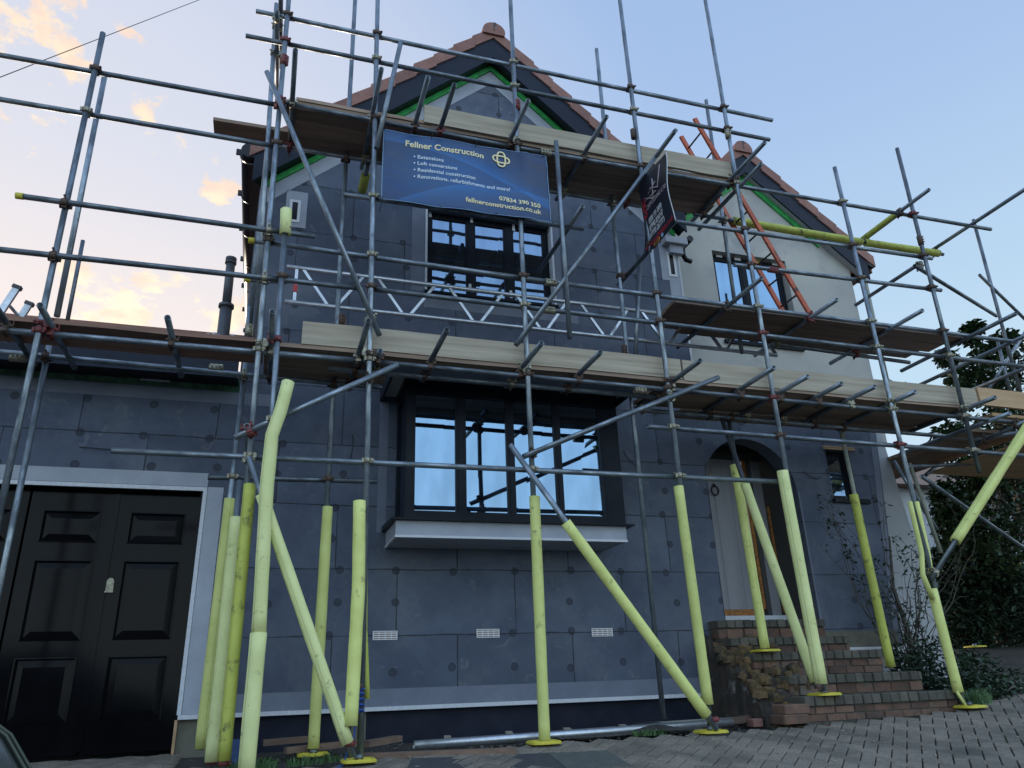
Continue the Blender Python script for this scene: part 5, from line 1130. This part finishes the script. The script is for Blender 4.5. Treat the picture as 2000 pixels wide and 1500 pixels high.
# big evergreen at right
def tree(base, h, tips, cl, n, size, label, m='leaf', r0=.13):
    t = empty('evergreen_tree', base, label, 'tree', 'trees beyond the scaffolding at right')
    b = MB(); base = Vector(base); top = base+Vector((.1, .1, h*.55)); b.tube([base, base.lerp(top, .5)+Vector((.08, 0, 0)), top], [r0, r0*.8, r0*.6], 9); branchy(b, top, tips, r0*.45); branchy(b, base.lerp(top, .5), tips[::2], r0*.4); b.build('trunk', M['bark'], t)
    b = MB(); leaves(b, clump_pts(cl, n), size); b.build('crown', M[m], t); return t
cl = []
for px_, py_, Y, r in ((1930, 690, 8.6, .22), (1895, 660, 8.7, .10), (1900, 640, 8.7, .10), (1960, 665, 8.6, .16), (1990, 700, 8.6, .3), (1885, 730, 8.7, .22), (1935, 740, 8.6, .3), (1875, 765, 8.6, .2), (1990, 770, 8.6, .4), (1850, 700, 8.8, .12), (1940, 830, 8.6, .4), (1860, 850, 8.6, .22), (1985, 880, 8.6, .5), (1900, 900, 8.7, .3)):
    q = at(px_, py_, Y); cl.append(((q.x, q.y, q.z), (r*1.3, r*1.3, r)))
for px_, py_, Y, r in ((1890, 940, 8.9, .3), (1860, 980, 8.9, .25), (1940, 980, 8.8, .5), (1900, 1030, 8.8, .35), (1855, 1010, 9, .2), (1985, 1050, 8.6, .5), (1930, 1080, 8.9, .45), (1840, 960, 9.0, .12), (1870, 1055, 8.9, .25), (1990, 940, 8.8, .4), (1925, 920, 8.8, .3)):
    q = at(px_, py_, Y); cl.append(((q.x, q.y, q.z), (r*1.3, r*1.3, r)))
bq = (11.3, 8.9, g(11.3, 8.9))
tree(bq, 5.5, [c[0] for c in cl[::2]], cl, 330, .12, 'glossy dark evergreen tree rising behind the right end of the scaffolding')
cl = []
for px_, py_, Y, r in ((1960, 1120, 9.5, .7), (1900, 1130, 9.6, .5), (1990, 1180, 9.4, .6), (1930, 1200, 9.6, .6), (1880, 1180, 9.7, .45), (1960, 1000, 9.9, .8), (1990, 880, 10, .8), (1880, 1220, 9.6, .35), (1870, 1100, 9.9, .4), (1920, 1050, 10, .6), (1850, 1150, 9.9, .3)):
    q = at(px_, py_, Y); cl.append(((q.x, q.y, q.z), (r*1.3, r*1.0, r)))
q = at(1960, 1240, 9.8); tree((q.x, 9.8, g(q.x, 9.8)), 3.5, [c[0] for c in cl[::2]], cl, 900, .12, 'dense dark green bushy tree filling the right edge below the platform', m='leaf_shrub')
b = MB(); leaves(b, clump_pts([((x, 12.0, .9), (1.2, .6, 1.3)) for x in np.arange(11.6, 22, 1.0)], 1400), .15); o = b.build('hedge', M['leaf_shrub']); tag(o, 'dark hedge at the back of the garden behind the bushy tree', 'hedge')
# shrub at the right end of steps
sh = empty('shrub', (7.0, 6.7, g(7, 6.7)), 'low dark leafy shrub beside the right end of the brick steps', 'shrub')
cl = [((6.55, 6.85, -.05), (.28, .25, .22)), ((6.9, 6.75, .02), (.35, .3, .28)), ((7.25, 6.75, -.08), (.35, .3, .24)), ((6.75, 7.05, .12), (.3, .25, .25)), ((7.55, 6.7, -.16), (.22, .25, .15)), ((6.6, 6.6, -.2), (.2, .2, .13)), ((7.05, 6.5, -.2), (.3, .2, .15)), ((7.45, 7.0, -.02), (.3, .25, .22))]
b = MB(); leaves(b, clump_pts(cl, 330), .06, shape=1.7); b.build('foliage', M['leaf_shrub'], sh); b = MB(); branchy(b, (7.0, 6.8, -.35), [c[0] for c in cl], .012); b.build('stem', M['stem'], sh)
# climber with bare stems
clb = empty('climbing_plant', (6.95, 7.35, -.1), 'straggly climbing plant with bare stems against the right corner of the porch wall', 'climbing plant')
b = MB(); tips = []
for k in range(26):
    x0 = random.uniform(6.75, 7.15); z = -.15; y = 7.32; pts = [Vector((x0, y, z))]; dx = random.uniform(-.05, .06)
    for j in range(random.randint(9, 16)):
        dx += random.uniform(-.06, .065); dx *= .9
        pts.append(pts[-1]+Vector((dx*1.1, random.uniform(-.035, .03), random.uniform(.08, .18))))
        if random.random() < .55: tips.append(pts[-1]); 
        if random.random() < .3: q = pts[-1]+Vector((random.uniform(-.25, .25), random.uniform(-.1, .05), random.uniform(0, .2))); b.tube([pts[-1], pts[-1].lerp(q, .5)+Vector((0, 0, .03)), q], [.003, .0025, .0015], 5); tips.append(q)
    b.tube(pts, [random.choice([.005, .008, .011])*(1-.8*i/len(pts)) for i in range(len(pts))], 6)
b.tube([(7.0, 7.3, -.3), (7.03, 7.3, .3), (6.98, 7.34, .9), (7.1, 7.36, 1.5)], [.03, .026, .02, .01], 8)
b.build('stem', M['stem'], clb); b = MB(); leaves(b, [t+Vector((random.uniform(-.04, .04), -.01, random.uniform(-.04, .04))) for t in tips for _ in range(3)], .055, shape=1.9); b.build('foliage', M['leaf_shrub'], clb)
def grass(c, rx, ry, n, h, label, cat='grass'):
    b = MB()
    for _ in range(n):
        a = random.uniform(0, 6.28); r_ = random.random()**.5; x = c[0]+math.cos(a)*r_*rx; y = c[1]+math.sin(a)*r_*ry; z = g(x, y)-.01; hh = h*random.uniform(.5, 1.1); l = Vector((random.uniform(-.6, .6), random.uniform(-.6, .6), 0))*hh
        w_ = .004; p = Vector((x, y, z)); b.quad(p-Vector((w_, 0, 0)), p+Vector((w_, 0, 0)), p+l*.35+Vector((w_, 0, hh*.6)), p+l*.35+Vector((-w_, 0, hh*.6))); b.quad(p+l*.35+Vector((-w_, 0, hh*.6)), p+l*.35+Vector((w_, 0, hh*.6)), p+l+Vector((0, 0, hh*.85)))
    o = b.build('grass_tuft', M['grass']); return tag(o, label, cat)
grass((6.68, 6.28), .16, .12, 260, .17, 'bright green grass tuft by the bottom step at right')
grass((3.15, 6.30), .16, .06, 120, .06, 'small green weed beside the curled felt strip'); grass((-.02, 6.42), .22, .08, 140, .09, 'weedy grass tuft between the yellow sleeves near the garage corner')
grass((.45, 6.35), .2, .05, 90, .08, 'small weed tuft in front of the red brown planks')
# far right garden wall, neighbour
b = MB(); x = 11.2
for r_ in range(5):
    for k in range(9): b.bev(11.0+.225*k+(.11 if r_ % 2 else 0), 11.215+.225*k+(.11 if r_ % 2 else 0), 8.6, 8.72, .02+.075*r_, .088+.075*r_, .006)
o = b.build('garden_wall', M['brick']); tag(o, 'low dark brick garden wall at the far right edge', 'wall')
nh = empty('neighbour_house', (15, 16, 0), 'pale rendered neighbouring house with a tiled roof seen past the right end', 'house')
b = MB(); b.box(12.6, 22, 14.5, 22, -.2, 4.2); b.build('wall', M['white_render'], nh)
b = MB(); b.hexa([(12.2, 14.1, 4.15), (22.4, 14.1, 4.15), (22.4, 22.4, 4.15), (12.2, 22.4, 4.15), (14.2, 17.6, 5.9), (20.4, 17.6, 5.9), (20.4, 18.6, 5.9), (14.2, 18.6, 5.9)]); b.build('roof', mat('brown_tile', (.25, .15, .10), (.16, .11, .08), scale=6, rough=.85, bump=.5), nh)
b = MB(); b.box(15, 16.2, 14.45, 14.499, 1.2, 2.3); b.build('window', M['glass_dim'], nh)
# ------------------------------------------------------------------ parked car (only its wing shows)
car = empty('parked_car', (-3.0, 3.15, g(-1.5, 3.6)), 'dark parked car of which only a corner shows at bottom left', 'car')
cz = g(-1.5, 3.9)+.05; CX = -2.95
prof = [(-2.1, .30), (-2.1, .75), (-1.9, .92), (-1.1, .98), (-.6, 1.42), (.45, 1.45), (1.05, .98), (1.6, .90), (1.86, .80), (2.0, .70), (2.1, .56), (2.14, .42), (2.12, .28)]
b = MB(); rings = []
for yy, ins in ((2.32, .12), (2.37, .05), (2.5, .0), (3.15, -.01), (3.78, 0), (3.93, .03), (4.0, .10)):
    rings.append([(CX+px_*(1-ins*.15), yy, cz+.3+(pz_-.3)*(1-ins*.5)) for px_, pz_ in prof])
b.loft(rings); b.build('body', M['car'], car)
for sx_ in (-1.3, 1.35):
    for yy in (2.38, 3.9):
        b = MB(); b.tube([(CX+sx_, yy-.09, cz+.30), (CX+sx_, yy+.09, cz+.30)], .31, 22); wh = b.build('wheel', M['tyre'], car)
        b = MB(); b.tube([(CX+sx_, yy-.10, cz+.30), (CX+sx_, yy+.10, cz+.30)], .19, 18); b.build('rim', M['alu'], wh)
b = MB(); b.quad((CX+.50, 2.52, cz+1.41), (CX+1.0, 2.45, cz+1.03), (CX+1.0, 3.85, cz+1.03), (CX+.50, 3.78, cz+1.41)); o = b.build('windscreen', M['glass_dim'], car); o.data.transform(Matrix.Translation((.02, 0, .02)))
for k, off in enumerate((.0, .035)):
    b = MB(); b.tube([(CX+px_+.005, 3.86-off*2, cz+pz_+.008-.0*off) for px_, pz_ in prof[7:12]], .007, 8); b.build('rubber_seal', M['car_trim'], car)
